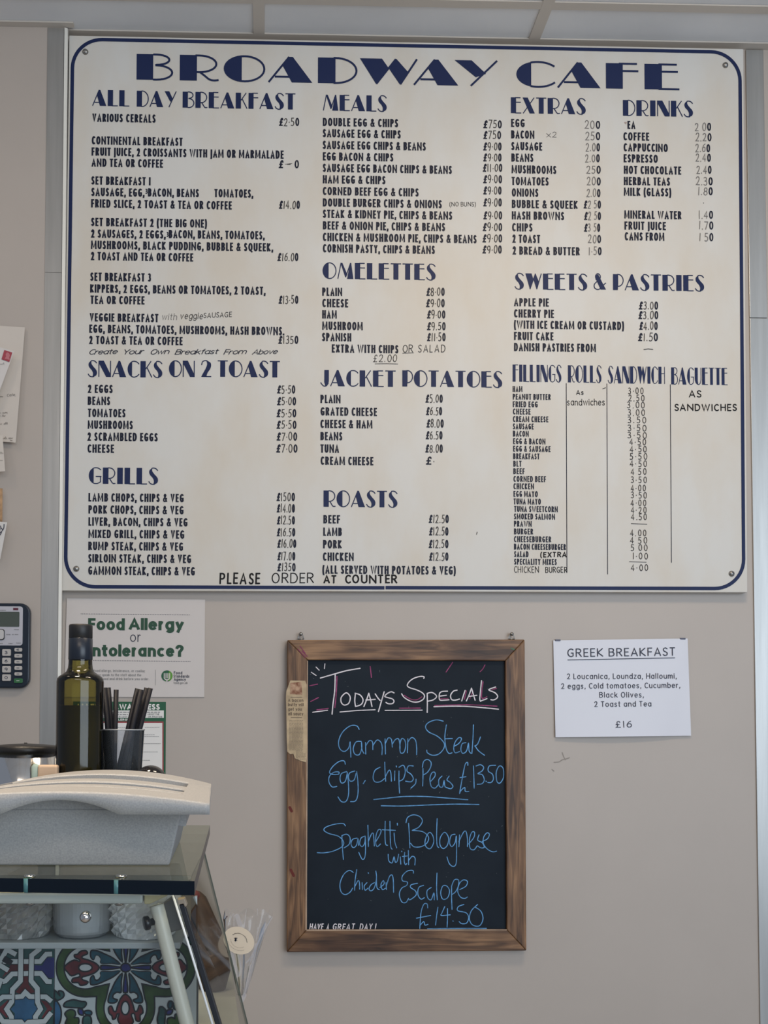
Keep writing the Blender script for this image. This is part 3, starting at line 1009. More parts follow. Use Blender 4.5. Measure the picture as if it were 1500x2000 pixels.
# fillings table
mb = MB()
for a, b, y, t in ((64, 350, 1036, 'FILLINGS'), (388, 585, 1040, 'ROLLS'), (623, 955, 1045, 'SANDWICH'), (993, 1323, 1052, 'BAGUETTE')):
    x0, yy = cp(5, a, y)
    deco_px(mb, t, x0, yy, cp(5, b, y)[0], BOARD_Y, 0.0385, 0.0015)
mb.build('section_heading', M['navy'], board, clean=False)['label'] = 'narrow navy headings of the fillings table'
mb = MB()
for ln in '''5|64|1096|121|HAM
5|65|1141|287|PEANUT BUTTER
5|65|1185|211|FRIED EGG
5|66|1228|169|CHEESE
5|66|1272|273|CREAM CHEESE
5|66|1315|187|SAUSAGE
5|66|1358|158|BACON
5|67|1402|256|EGG & BACON
5|67|1446|286|EGG & SAUSAGE
5|67|1490|221|BREAKFAST
8|68|184|116|BLT
8|68|228|134|BEEF
8|69|273|259|CORNED BEEF
8|69|316|189|CHICKEN
8|69|361|211|EGG MAYO
8|70|405|229|TUNA MAYO
8|73|449|328|TUNA SWEETCORN
8|72|493|312|SMOKED SALMON
8|72|536|175|PRAWN
8|72|581|184|BURGER
8|72|626|290|CHEESEBURGER
8|72|670|376|BACON CHEESEBURGER
8|73|714|157|SALAD
8|73|758|322|SPECIALITY MIXES'''.split('\n'):
    c, a, y, b, t = ln.split('|')
    x0, yy = cp(int(c), float(a), float(y))
    text_px(mb, t, x0, yy, cp(int(c), float(b), 0)[0], yy, BOARD_Y, 0.0132, 0.0024, 0.0020, gap=.14)
mb.build('item_list', M['print'], board, clean=False)['label'] = 'small printed list of sandwich fillings'
mb = MB()
for ln in '''5|741|1109|832|3·00
5|743|1151|836|2.50
5|735|1192|838|3.00
5|738|1236|840|3.00
5|738|1279|846|3.50
5|737|1326|849|3·50
5|737|1369|850|3·50
5|748|1408|846|4·50
5|750|1450|850|4·50
5|750|1493|853|5·50
8|750|185|850|4·50
8|757|232|848|4 50
8|757|280|850|3·50
8|757|328|845|4·00
8|757|370|850|3·50
8|756|415|847|4·00
8|757|457|848|4·20
8|758|497|850|4.50
8|752|592|847|4.00
8|752|635|852|4 50
8|757|678|855|5 00
8|765|727|856|1·00
8|757|795|858|4·00'''.split('\n'):
    c, a, y, b, t = ln.split('|')
    x0, yy = cp(int(c), float(a), float(y))
    text_px(mb, t, x0, yy, cp(int(c), float(b), 0)[0], yy, BOARD_Y, 0.0150, 0.00165, cap='round', gap=.24, jit=.03)
for st in ([(8, 757, 518), (8, 852, 521)], [(8, 747, 741), (8, 848, 744)]):
    ps = [PY(*cp(*q), BOARD_Y - 0.0006) for q in st]
    ribbon(mb, [(p.x, p.z) for p in ps], Vector((0, BOARD_Y - 0.0006, 0)), Vector((1, 0, 0)), Vector((0, 0, 1)), 0.0014)
mb.build('price_list', M['pen_thin'], board, clean=False)['label'] = 'handwritten sandwich prices in the fillings table'
mb = MB()
for a, b in (((5, 378, 1045), (8, 382, 803)), ((5, 616, 1048), (8, 620, 815)), ((5, 988, 1052), (8, 994, 747))):
    p, q = PY(*cp(*a), BOARD_Y - 0.0006), PY(*cp(*b), BOARD_Y - 0.0006)
    ribbon(mb, [(p.x, p.z), (q.x, q.z)], Vector((0, BOARD_Y - 0.0006, 0)), Vector((1, 0, 0)), Vector((0, 0, 1)), 0.0016)
mb.build('table_rules', M['print'], board, clean=False)

# handwritten additions
def hand(mb, crop, x0, y, x1, t, h, w, mi=0, slant=.05, y1=None, **k):
    mb = MB()
    mb.m = mi
    a = cp(crop, x0, y)
    b = cp(crop, x1, y if y1 is None else y1)
    text_px(mb, t, a[0], a[1], b[0], b[1], BOARD_Y, h, w, cap='round', slant=slant, level=False, jit=.025, **k)
    if k_sep:
        mb.build('handwritten_note', NOTEM, board, clean=False)['label'] = 'marker pen writing added by hand, reading ' + t
NOTEM = [M['pen_thin'], M['pen_faded'], M['pen'], mat('worn_print', (0.40, 0.30, 0.26), 0.6)]
k_sep = True
hand(mb, 3, 588, 675, 676, 'with', .0150, .0012, 1, .15)
hand(mb, 3, 695, 670, 828, 'veggie', .0150, .0014, 0, .15)
hand(mb, 3, 832, 664, 998, 'SAUSAGE', .0118, .0013, 0, .1, 657)
hand(mb, 2, 167, 757, 278, '(NO BUNS)', .0105, .0011, 0, .0)
hand(mb, 2, 573, 468, 592, 'x', .0130, .0013, 1, .0)
hand(mb, 2, 597, 468, 615, '2', .0130, .0013, 1, .1)
hand(mb, 4, 698, 1081, 775, 'OR', .0175, .0016, 0, .05)
hand(mb, 4, 812, 1081, 1010, 'SALAD', .0175, .0016, 0, .05, gap=.2)
hand(mb, 4, 483, 1152, 657, '£2.00', .0170, .0015, 0, .1, gap=.16)
hand(mb, 5, 436, 1114, 480, 'As', .0110, .0016, 2, .0)
hand(mb, 5, 383, 1176, 605, 'sandwiches', .0150, .0014, 2, .0)
hand(mb, 5, 1097, 1128, 1170, 'AS', .0165, .0024, 2, .0)
hand(mb, 5, 1012, 1208, 1378, 'SANDWICHES', .0160, .0025, 2, .0)
hand(mb, 8, 225, 716, 380, '(EXTRA', .0125, .0024, 2, .05)
hand(mb, 8, 72, 806, 217, 'CHICKEN', .0145, .0013, 2, .0)
hand(mb, 8, 255, 806, 383, 'BURGER', .0135, .0015, 2, .0)
hand(mb, 6, 955, 873, 1195, 'PLEASE', .0255, .0036, 2, .04, gap=.14)
hand(mb, 6, 1262, 867, 1508, 'ORDER', .0235, .0024, 2, .02)
hand(mb, 7, 243, 988, 330, 'AT', .0190, .0035, 2, .02)
hand(mb, 7, 388, 988, 738, 'COUNTER', .0200, .0035, 2, .0)
mb = MB()
for st, w in (([(4, 700, 1087), (4, 778, 1084)], .0014), ([(4, 497, 1165), (4, 580, 1163), (4, 664, 1166)], .0013), ([(5, 833, 848), (5, 858, 844), (5, 885, 847)], .0018), ([(5, 592, 1078), (5, 608, 1072)], .0016), ([(1, 980, 580), (1, 1008, 577)], .0010), ([(2, 1230, 742), (2, 1231, 743)], .0015), ([(7, 1264, 660), (7, 1268, 645)], .0015)):
    ps = [PY(*cp(*q), BOARD_Y - 0.0006) for q in st]
    ribbon(mb, [(p.x, p.z) for p in ps], Vector((0, BOARD_Y - 0.0006, 0)), Vector((1, 0, 0)), Vector((0, 0, 1)), w, cap='round')
# worn T of TEA
mb.m = 3
for st in ([(2, 899, 406), (2, 909, 406)], [(2, 905, 406), (2, 905, 412)]):
    ps = [PY(*cp(*q), BOARD_Y - 0.0006) for q in st]
    ribbon(mb, [(p.x, p.z) for p in ps], Vector((0, BOARD_Y - 0.0006, 0)), Vector((1, 0, 0)), Vector((0, 0, 1)), .0024)
mb.build('pen_mark', NOTEM, board, clean=False)
# script line
mb = MB()
for a, b, t in ((157, 332, 'Create'), (355, 485, 'Your'), (517, 635, 'Own'), (662, 922, 'Breakfast'), (948, 1088, 'From'), (1115, 1270, 'Above')):
    a0 = cp(3, a, 878)
    b0 = cp(3, b - 8, 874)
    text_px(mb, t, a0[0], a0[1], b0[0], b0[1], BOARD_Y, .0118, .0019, .0014, slant=.55, gap=.02, level=False, cap='round')
mb.build('script_lettering', M['print'], board, clean=False)['label'] = 'slanted script line about creating your own breakfast'

# ------------------------------------------------------------------ chalkboard
def cxz(px, py, y):
    p = PY(px, py, y)
    return (p.x, p.z)
CB_Y = -0.022
co = [PY(px, py, CB_Y) for px, py in ((561, 1250), (1025, 1249), (1028.5, 1857), (560, 1860))]
ci = [PY(px, py, CB_Y) for px, py in ((601, 1289), (987, 1290.5), (990, 1816), (598.5, 1816.5))]
chalk = thing('chalkboard', 'wood-framed black chalkboard of daily specials hanging under the menu sign', 'chalkboard', (co[3].x / 2 + co[2].x / 2, WALL_Y, co[3].z))
SL_Y = -0.013
mb = MB()
mb.prism([(p.x + dx, SL_Y, p.z + dz) for p, dx, dz in zip(ci, (-.01, .01, .01, -.01), (.01, .01, -.01, -.01))], (0, 0.006, 0))
mb.build('slate', M['slate'], chalk)
for i, m in enumerate(('wood_h', 'wood_v', 'wood_h', 'wood_v')):
    j = (i + 1) % 4
    mb = MB()
    mb.prism([(co[i].x, CB_Y, co[i].z), (co[j].x, CB_Y, co[j].z), (ci[j].x, CB_Y, ci[j].z), (ci[i].x, CB_Y, ci[i].z)], (0, -CB_Y - 0.003, 0))
    mb.build('frame_rail', M[m], chalk, bevel=0.0022)
# pale strips paint the light on the left and bottom rails' inner faces
mb = MB()
a, b, c = ci[0], ci[3], ci[2]
mb.prism([(a.x - .0012, CB_Y - .0002, a.z - .002), (a.x + .0008, CB_Y - .0002, a.z - .002), (b.x + .0008, CB_Y - .0002, b.z), (b.x - .0022, CB_Y - .0002, b.z)], (0, 0.003, 0))
mb.prism([(b.x, CB_Y - .0002, b.z + .0006), (c.x, CB_Y - .0002, c.z + .0006), (c.x, CB_Y - .0002, c.z - .0012), (b.x, CB_Y - .0002, b.z - .0018)], (0, 0.003, 0))
mb.build('lit_inner_edge', M['lit_edge'], chalk, clean=False)
# chalk smudges on the rails
for px, py, r, col in ((588, 1270, .010, 'chalk_pink'), (569, 1700, .007, 'chalk_pink')):
    pass
for px in (587.5, 999.5):
    c = PY(px, 1241, -0.012)
    mb = MB()
    pts = [(-.0068, -.008), (-.0045, .000), (0, .006), (.0045, .000), (.0068, -.008)]
    mb.tube([(c.x + a, -0.010, c.z + b) for a, b in smooth(pts, 4)], 0.0010, 8)
    mb.tube([(c.x - .0068, -0.010, c.z - .008), (c.x + .0068, -0.010, c.z - .008)], 0.0012, 8)
    h = mb.build('hanger', M['screw'], chalk)
    mb = MB()
    mb.lathe([(0, .016), (.003, .0155), (.0042, .0135), (.0042, .0125), (.0018, .012), (.0018, .0007)], (c.x, 0, c.z + .003), 16, (0, -1, 0))
    mb.build('hook_screw', M['screw'], h)

CHY = SL_Y - 0.0006
CO = Vector((0, CHY, 0))
VX, VZ = Vector((1, 0, 0)), Vector((0, 0, 1))
def chalk_lines(name, m, crop, w, strokes, label=None, lift=0.0, dup=True):
    mb = MB()
    o = Vector((0, CHY - lift, 0))
    for st in strokes:
        ww = w
        if isinstance(st, tuple) and isinstance(st[0], float):
            ww, st = st[0], st[1]
        pts = [cxz(*cp(crop, a, b), CHY) for a, b in st]
        ribbon(mb, smooth(pts, 5), o, VX, VZ, ww, cap='round')
    ob = mb.build(name, M[m], chalk, clean=False)
    if label:
        ob['label'] = label
    return ob
T2, T3, T4, T5, T6 = (590, 1270, 7.143), (780, 1270, 6.818), (630, 1390, 4.054), (610, 1580, 3.947), (590, 1680, 3.75)
white = MB()
pink = MB()
def cadd(mb, crop, w, strokes, lift):
    o = Vector((0, CHY - lift, 0))
    for st in strokes:
        pts = [cxz(*cp(crop, a, b), CHY) for a, b in st]
        ribbon(mb, smooth(pts, 5), o, VX, VZ, w, cap='round')
cadd(white, T2, .0026, [[(255, 388), (440, 335), (620, 285), (808, 253)], [(462, 345), (455, 560), (430, 760), (418, 892)],
 [(600, 600), (545, 660), (548, 730), (590, 765), (650, 740), (672, 660), (640, 605), (600, 600)],
 [(745, 600), (735, 700), (745, 785)], [(740, 600), (810, 625), (850, 690), (825, 755), (745, 785)],
 [(930, 600), (900, 690), (862, 785)], [(930, 600), (955, 690), (975, 785)], [(890, 695), (1020, 685)],
 [(1020, 610), (1060, 670), (1088, 700)], [(1145, 580), (1110, 700), (1065, 855)],
 [(1282, 595), (1240, 580), (1180, 610), (1155, 645), (1200, 662), (1260, 680), (1282, 715), (1255, 745), (1200, 745), (1170, 728)]], .0004)
cadd(white, T2, .0021, [[(195, 235), (238, 278)], [(318, 190), (312, 255)], [(128, 308), (195, 352)], [(148, 865), (355, 838)], [(528, 862), (760, 842), (1018, 830)], [(1158, 840), (1500, 838), (1675, 836)]], .0004)
cadd(white, T3, .0025, [[(325, 375), (325, 352), (270, 350), (190, 375), (130, 420), (105, 470), (140, 500), (220, 525), (295, 560), (332, 600), (320, 650), (260, 685), (190, 690), (120, 665), (60, 625), (30, 580)],
 [(370, 575), (372, 700), (370, 828)], [(370, 575), (430, 562), (485, 595), (490, 630), (440, 665), (378, 678)],
 [(640, 545), (570, 550), (535, 575), (530, 640), (545, 665), (600, 665), (660, 660)], [(545, 610), (625, 600)],
 [(768, 532), (720, 545), (682, 600), (695, 655), (740, 665), (800, 650)], [(875, 535), (850, 610), (830, 675)],
 [(960, 505), (930, 590), (892, 675)], [(960, 505), (985, 590), (1008, 665)], [(925, 615), (1030, 600)],
 [(1093, 405), (1080, 540), (1070, 650), (1082, 680)], [(1078, 678), (1165, 645)],
 [(1280, 490), (1200, 518), (1198, 535), (1270, 565), (1308, 610), (1290, 645), (1250, 662), (1218, 658)],
 [(460, 752), (760, 745), (1000, 755), (1318, 785)]], .0004)
white.build('chalk_heading', M['chalk_white'], chalk, clean=False)['label'] = 'white chalk heading Todays Specials'
cadd(pink, T2, .0022, [[(950, 228), (968, 378)], [(108, 495), (215, 473)], [(120, 715), (228, 660)], [(487, 365), (477, 600), (457, 800)], [(205, 832), (365, 812)]], 0)
cadd(pink, T3, .0020, [[(710, 160), (622, 290)], [(1140, 195), (1110, 250), (1075, 285)], [(470, 737), (900, 726), (1300, 745)], [(60, 598), (150, 650), (230, 660), (300, 620)], [(892, 540), (866, 655)], [(980, 545), (935, 650)], [(1114, 420), (1095, 630), (1165, 618)], [(1292, 508), (1232, 528)], [(545, 645), (650, 645)], [(0, 772), (280, 770)]], 0)
pink.build('chalk_accent', M['chalk_pink'], chalk, clean=False)['label'] = 'pink chalk accents around the heading'
chalk_lines('chalk_lettering', 'chalk_blue', T4, .0021, [
 [(290, 140), (270, 112), (220, 112), (160, 160), (128, 230), (135, 290), (170, 315), (205, 290), (218, 240)], [(218, 240), (222, 300), (224, 360)],
 [(305, 235), (265, 240), (243, 290), (255, 335), (290, 340), (310, 290), (308, 240), (312, 300), (328, 330)],
 [(340, 245), (342, 335)], [(342, 270), (370, 230), (395, 240), (398, 300)], [(398, 270), (430, 225), (460, 240), (472, 280), (470, 340)],
 [(495, 215), (498, 335)], [(498, 250), (520, 208), (545, 220), (552, 280)], [(550, 262), (575, 222), (602, 216), (612, 262), (613, 300)],
 [(625, 215), (612, 270), (618, 325), (645, 320), (658, 270), (650, 225), (625, 215)],
 [(675, 215), (672, 325)], [(675, 240), (705, 205), (735, 225), (745, 280), (745, 340)],
 [(955, 75), (900, 65), (840, 85), (815, 120), (840, 160), (910, 195), (960, 245), (960, 290), (920, 335), (870, 345), (830, 325), (825, 305)],
 [(980, 105), (968, 200), (978, 290), (1000, 330), (1025, 325)], [(970, 215), (1028, 213)],
 [(1040, 275), (1080, 250), (1100, 215), (1080, 205), (1050, 240), (1038, 290), (1050, 325), (1085, 315)],
 [(1135, 245), (1105, 255), (1095, 300), (1110, 330), (1140, 310), (1155, 250), (1160, 310), (1175, 330)],
 [(1195, 105), (1190, 220), (1182, 330)], [(1250, 200), (1228, 255), (1205, 272)], [(1208, 272), (1235, 310), (1282, 345)],
 [(180, 415), (170, 390), (130, 395), (80, 435), (55, 480), (80, 497), (125, 495), (128, 478), (90, 480), (55, 510), (50, 555), (75, 595), (112, 592)],
 [(190, 475), (150, 490), (138, 530), (150, 565), (180, 550), (195, 490)], [(195, 480), (205, 570), (205, 660), (185, 710), (150, 712), (122, 675)],
 [(255, 470), (215, 485), (205, 520), (220, 550), (250, 540), (265, 490)], [(270, 475), (280, 560), (280, 650), (262, 705), (222, 712)],
 [(338, 545), (322, 570)], [(455, 440), (415, 465), (400, 520), (415, 555), (455, 555), (490, 530)],
 [(492, 400), (495, 480), (500, 550)], [(500, 510), (525, 465), (540, 480), (545, 550)], [(572, 470), (570, 545)], [(583, 430), (585, 438)],
 [(605, 470), (605, 560), (610, 645)], [(605, 440), (640, 425), (655, 470), (640, 530), (608, 550)],
 [(718, 430), (680, 430), (668, 470), (700, 495), (718, 530), (700, 555), (658, 550)], [(740, 535), (735, 570), (700, 605)],
 [(795, 450), (795, 520), (792, 588)], [(790, 440), (800, 395), (830, 378), (858, 400), (855, 440), (830, 480), (800, 500)],
 [(858, 550), (890, 510), (888, 480), (865, 485), (850, 530), (860, 590), (890, 605), (915, 580)],
 [(945, 510), (920, 540), (925, 590), (950, 595), (962, 545), (968, 590), (985, 602)], [(1002, 510), (985, 540), (1010, 560), (1032, 590), (1015, 610), (985, 602)],
 [(1150, 425), (1148, 402), (1130, 415), (1115, 480), (1100, 560), (1085, 645), (1095, 625), (1125, 600), (1130, 630), (1158, 632)], [(1088, 522), (1135, 515)],
 [(1195, 430), (1198, 520), (1200, 605)], [(1215, 430), (1250, 420), (1275, 440), (1262, 470), (1230, 490), (1265, 500), (1280, 540), (1262, 570), (1225, 575)], [(1293, 550), (1297, 553)],
 [(1370, 425), (1320, 430), (1312, 470), (1345, 495), (1352, 535), (1335, 560), (1308, 560)], [(1400, 430), (1375, 480), (1380, 550), (1405, 565), (1432, 520), (1430, 450), (1400, 430)],
 [(405, 695), (480, 688), (640, 672), (820, 672), (1000, 685), (1150, 697)], [(465, 745), (640, 747), (850, 738), (1050, 732), (1238, 735)]], 'blue chalk lines about gammon steak, egg, chips and peas')
chalk_lines('chalk_lettering', 'chalk_blue', T5, .0020, [
 [(255, 130), (235, 112), (170, 118), (105, 140), (90, 165), (130, 190), (200, 210), (240, 250), (230, 290), (160, 325), (90, 338), (38, 337)],
 [(228, 205), (232, 300), (240, 390)], [(228, 205), (265, 195), (290, 220), (285, 270), (245, 300)],
 [(345, 225), (310, 235), (298, 270), (315, 298), (340, 280), (352, 230), (356, 280)],
 [(405, 210), (375, 225), (365, 270), (385, 290), (405, 260), (408, 210), (410, 300), (405, 370), (385, 388), (358, 335)],
 [(428, 125), (430, 200), (432, 290)], [(432, 250), (455, 195), (470, 190), (475, 240), (478, 285)],
 [(490, 250), (520, 200), (530, 165), (510, 160), (492, 200), (488, 260), (500, 290), (525, 270)],
 [(562, 95), (560, 200), (565, 270), (580, 280)], [(598, 95), (600, 200), (605, 290), (615, 310)], [(540, 160), (640, 165)],
 [(630, 185), (635, 250), (650, 300)], [(655, 110), (656, 125)],
 [(742, 110), (748, 200), (752, 300)], [(722, 105), (735, 65), (780, 45), (830, 60), (848, 95), (820, 140), (770, 165)],
 [(770, 165), (850, 175), (895, 215), (885, 260), (840, 290), (785, 292), (758, 265)],
 [(905, 180), (880, 210), (868, 260), (880, 295), (910, 305), (935, 260), (930, 210), (905, 180)], [(962, 75), (958, 200), (962, 280), (975, 297)],
 [(1010, 185), (985, 225), (985, 280), (1010, 305), (1040, 280), (1050, 225), (1030, 185), (1010, 185)],
 [(1100, 195), (1070, 205), (1058, 260), (1075, 290), (1100, 260), (1110, 210), (1112, 320), (1108, 420), (1085, 443), (1055, 420), (1038, 370)],
 [(1135, 200), (1130, 290)], [(1130, 250), (1165, 180), (1185, 175), (1195, 230), (1195, 290)],
 [(1205, 270), (1245, 220), (1250, 180), (1230, 180), (1212, 230), (1215, 300), (1245, 315), (1270, 285)],
 [(1285, 200), (1275, 240), (1310, 260), (1325, 295), (1300, 300), (1275, 285)],
 [(1310, 250), (1350, 230), (1365, 195), (1345, 185), (1320, 220), (1320, 270), (1350, 310), (1390, 330), (1420, 325)],
 [(585, 350), (590, 400), (615, 415), (630, 370), (640, 410), (655, 400), (665, 350)], [(678, 370), (682, 425)], [(689, 325), (690, 330)],
 [(712, 335), (708, 400), (718, 430), (728, 420)], [(695, 366), (733, 362)], [(740, 320), (742, 430)], [(744, 395), (770, 365), (792, 380), (790, 432)]], 'blue chalk lines reading spaghetti bolognese with')
chalk_lines('chalk_lettering', 'chalk_blue', T6, .0020, [
 [(375, 90), (345, 75), (305, 105), (278, 170), (285, 230), (315, 252), (350, 235), (370, 205)],
 [(400, 70), (388, 150), (385, 220)], [(388, 190), (410, 150), (420, 165), (422, 212)], [(440, 165), (442, 215)], [(484, 92), (486, 96)],
 [(475, 165), (455, 190), (462, 220), (482, 205)], [(530, 165), (505, 180), (490, 210), (505, 225), (530, 200), (545, 130), (540, 80)], [(545, 130), (548, 200), (565, 215)],
 [(570, 200), (600, 175), (595, 150), (578, 178), (588, 215), (612, 205)], [(615, 165), (618, 215)], [(618, 185), (640, 120), (660, 110), (668, 150), (670, 235)],
 [(815, 95), (810, 75), (770, 80), (735, 115), (735, 150), (770, 160), (765, 185), (730, 205), (712, 250), (730, 305), (760, 310), (780, 280)],
 [(845, 170), (800, 180), (795, 200), (830, 225), (835, 255), (800, 285), (785, 290)], [(890, 185), (855, 200), (848, 250), (870, 285), (895, 275)],
 [(945, 200), (915, 225), (920, 275), (945, 290), (965, 240), (968, 290)], [(988, 95), (985, 200), (990, 290)],
 [(1030, 190), (1015, 240), (1030, 285), (1065, 275), (1080, 225), (1060, 190), (1030, 190)],
 [(1095, 190), (1095, 280), (1098, 360)], [(1095, 190), (1115, 145), (1145, 145), (1145, 185), (1125, 230), (1100, 250)],
 [(1155, 215), (1200, 190), (1210, 155), (1180, 145), (1150, 175), (1140, 230), (1160, 270), (1190, 280), (1210, 270)],
 [(920, 350), (915, 320), (890, 325), (870, 390), (862, 500)], [(862, 480), (890, 450), (900, 475), (922, 470)], [(838, 425), (942, 405)],
 [(995, 345), (985, 410), (978, 475)], [(1045, 340), (1025, 385), (1020, 405), (1085, 400)], [(1065, 355), (1065, 430), (1062, 490)], [(1104, 445), (1107, 447)],
 [(1185, 325), (1145, 340), (1140, 370), (1200, 385), (1220, 420), (1205, 460), (1170, 465), (1150, 450)],
 [(1285, 325), (1240, 370), (1225, 430), (1250, 475), (1300, 480), (1325, 430), (1310, 375), (1270, 345)], [(918, 503), (1130, 500), (1350, 500)]], 'blue chalk lines reading chicken escalope and its price')
mb = MB()
for a, b, t in ((52, 160, 'HAVE'), (178, 202, 'A'), (222, 388, 'GREAT'), (420, 518, 'DAY'), (528, 545, '!')):
    A = cp(T6, a, 512)
    B = cp(T6, b - 6, 511)
    text_px(mb, t, A[0], A[1], B[0], B[1], SL_Y, .0142, .0021, slant=.15, cap='round', jit=.03)
mb.build('chalk_note', M['chalk_white'], chalk, clean=False)['label'] = 'small white chalk line reading have a great day'
# ghost specks of old chalk
mb = MB()
for k in range(46):
    px, py = random.uniform(606, 982), random.uniform(1296, 1806)
    a = cxz(px, py, CHY)
    L = random.uniform(.0006, .004)
    an = random.uniform(0, PI)
    ribbon(mb, [a, (a[0] + L * math.cos(an), a[1] + L * math.sin(an))], CO, VX, VZ, random.uniform(.0006, .0011), cap='round')
mb.build('chalk_speck', mat('old_chalk', (0.10, 0.115, 0.13), 0.9), chalk, clean=False)
# rubbed chalk on the frame
mb = MB()
FO = Vector((0, CB_Y - 0.0004, 0))
for px, py, dx, dy in ((582, 1268, 14, 16), (586, 1262, 10, 14), (590, 1272, 10, 10), (998, 1266, 6, 3)):
    a, b = cxz(px, py, CB_Y), cxz(px + dx, py + dy, CB_Y)
    mb.m = 1 if px > 900 else 0
    ribbon(mb, [a, b], FO, VX, VZ, .0022, cap='round')
for px, py in ((566, 1577), (568, 1699), (570, 1703)):
    mb.m = 2
    a = cxz(px, py, CB_Y)
    ribbon(mb, [a, (a[0] + .004, a[1] - .008)], FO, VX, VZ, .006, cap='round')
mb.build('chalk_smudge', [mat('pink_smudge', (0.22, 0.05, 0.10), .9), mat('green_smudge', (.07, .2, .12), .9), mat('red_smudge', (0.13, 0.022, 0.016), .8)], chalk, clean=False)

# ------------------------------------------------------------------ newspaper clipping on the chalkboard frame
NC_Y = CB_Y - 0.0012
poly = [(567, 1329), (596, 1329.5), (599, 1337), (599.5, 1400), (599.5, 1470), (598, 1489), (585, 1485), (576, 1481), (573, 1472), (567, 1473), (561, 1468), (560, 1445), (559.5, 1400), (558.5, 1360), (559.5, 1349)]
clipping = thing('newspaper_clipping', 'torn yellowed newspaper cutting stuck to the left rail of the chalkboard frame', 'paper', PY(578, 1480, NC_Y))
mb = MB()
mb.prism([PY(a, b, NC_Y) for a, b in poly], (0, 0.0005, 0))
mb.build('sheet', M['clip'], clipping)
mb = MB()
mb.face([PY(a, b, NC_Y - .0003) for a, b in ((567, 1334), (589, 1331.5), (590, 1357), (566.5, 1356))])
mb.build('photo_print', M['clipphoto'], clipping, clean=False)
mb = MB()
for y, a, b, t in ((1370.7, 562.5, 592.5, 'A bacon'), (1379, 563, 593, 'butty will'), (1387.8, 563, 589.5, 'get you'), (1397, 563, 592.5, 'all saucy')):
    text_px(mb, t, a, y, b, y, NC_Y, .0070, .0010)
for y in (1361.5, 1401.5):
    a, b = cxz(568, y, NC_Y), cxz(590, y, NC_Y)
    ribbon(mb, [a, b], Vector((0, NC_Y - .0005, 0)), VX, VZ, .0011)
mb.m = 1
y = 1407
while y < 1483:
    x = 565
    x1 = 592 if y < 1470 else 597
    if y > 1465:
        x = 578
    while x < x1 - 1:
        w = random.uniform(2, 6)
        a, b = cxz(x, y, NC_Y), cxz(min(x + w, x1), y, NC_Y)
        ribbon(mb, [a, b], Vector((0, NC_Y - .0005, 0)), VX, VZ, .0010)
        x += w + 1
    y += 2.6
mb.build('print', [M['clipink'], M['clipgrey']], clipping, clean=False)

# ------------------------------------------------------------------ Greek breakfast notice
GN_Y = -0.0045
notice = thing('wall_notice', 'laminated white Greek breakfast notice on the wall right of the chalkboard', 'notice', PY(1216, 1440, -0.002))
lam = clear('laminate_film', (1, 1, 1), rough=0.22, refl=1.0, ior=1.45)
gc = [(1080.5, 1250.8), (1343, 1247), (1349.8, 1437), (1085, 1440)]
def patch(mb, quad, y, nu, nv, fn):
    rows = []
    for j in range(nv + 1):
        v = j / nv
        row = []
        for i in range(nu + 1):
            u = i / nu
            px = (quad[0][0] * (1 - u) + quad[1][0] * u) * (1 - v) + (quad[3][0] * (1 - u) + quad[2][0] * u) * v
            py = (quad[0][1] * (1 - u) + quad[1][1] * u) * (1 - v) + (quad[3][1] * (1 - u) + quad[2][1] * u) * v
            row.append(PY(px, py, y + fn(u, v)))
        rows.append(row)
    mb.smooth = True
    mb.grid(rows)
    mb.smooth = False
gfn = lambda u, v: -0.0065 * v ** 3 * math.sin(PI * min(1, max(0, .1 + u * .95))) + (0.0007 * math.sin(u * 31 + v * 6) * max(0, u - .78) * 4)
mb = MB()
mb.m = 0
patch(mb, gc, GN_Y, 24, 18, gfn)
mb.build('sheet', mat('notice_paper', (0.59, 0.58, 0.63), 0.30, coat=0.35), notice)
mb = MB()
for t, a, b, y0, y1, h, w in (('GREEK BREAKFAST', 165, 882, 216, 207, .0190, .0022), ('2 Loucanica, Loundza, Halloumi,', 162, 893, 363, 360, .0125, .0015), ('2 eggs, Cold tomatoes, Cucumber,', 123, 917, 428, 421, .0125, .0015), ('Black Olives,', 376, 673, 486, 485, .0125, .0015), ('2 Toast and Tea', 342, 722, 548, 545, .0125, .0015), ('£16', 480, 590, 687, 684, .0150, .0016)):
    A, B = cp((1060, 1220, 3.409), a, y0), cp((1060, 1220, 3.409), b, y1)
    k = len(mb.v)
    text_px(mb, t, A[0], A[1], B[0], B[1], GN_Y, h, w, lift=.0006, cap='round', level=False, gap=.15)
A, B = cp((1060, 1220, 3.409), 165, 235), cp((1060, 1220, 3.409), 880, 221)
ribbon(mb, dense([cxz(*A, GN_Y), cxz(*B, GN_Y)], .02), Vector((0, GN_Y - .0006, 0)), VX, VZ, .0016)
# lay the print on the bulging sheet
gx0, gx1 = PY(1083, 1340, GN_Y).x, PY(1346, 1340, GN_Y).x
gz0, gz1 = PY(1210, 1249, GN_Y).z, PY(1210, 1438.5, GN_Y).z
mb.v = [(x, y + gfn((x - gx0) / (gx1 - gx0), (z - gz0) / (gz1 - gz0)) - .0004, z) for x, y, z in mb.v]
mb.build('print', M['ink'], notice, clean=False)
for px, py in ((1089, 1250), (1333, 1247)):
    mb = MB()
    c = PY(px, py, -.003)
    mb.box((c.x - .006, -.0066, c.z - .0025), (c.x + .006, -.0004, c.z + .0012))
    mb.build('putty', mat('blue_tack', (.13, .14, .19), .8), notice, bevel=.001)

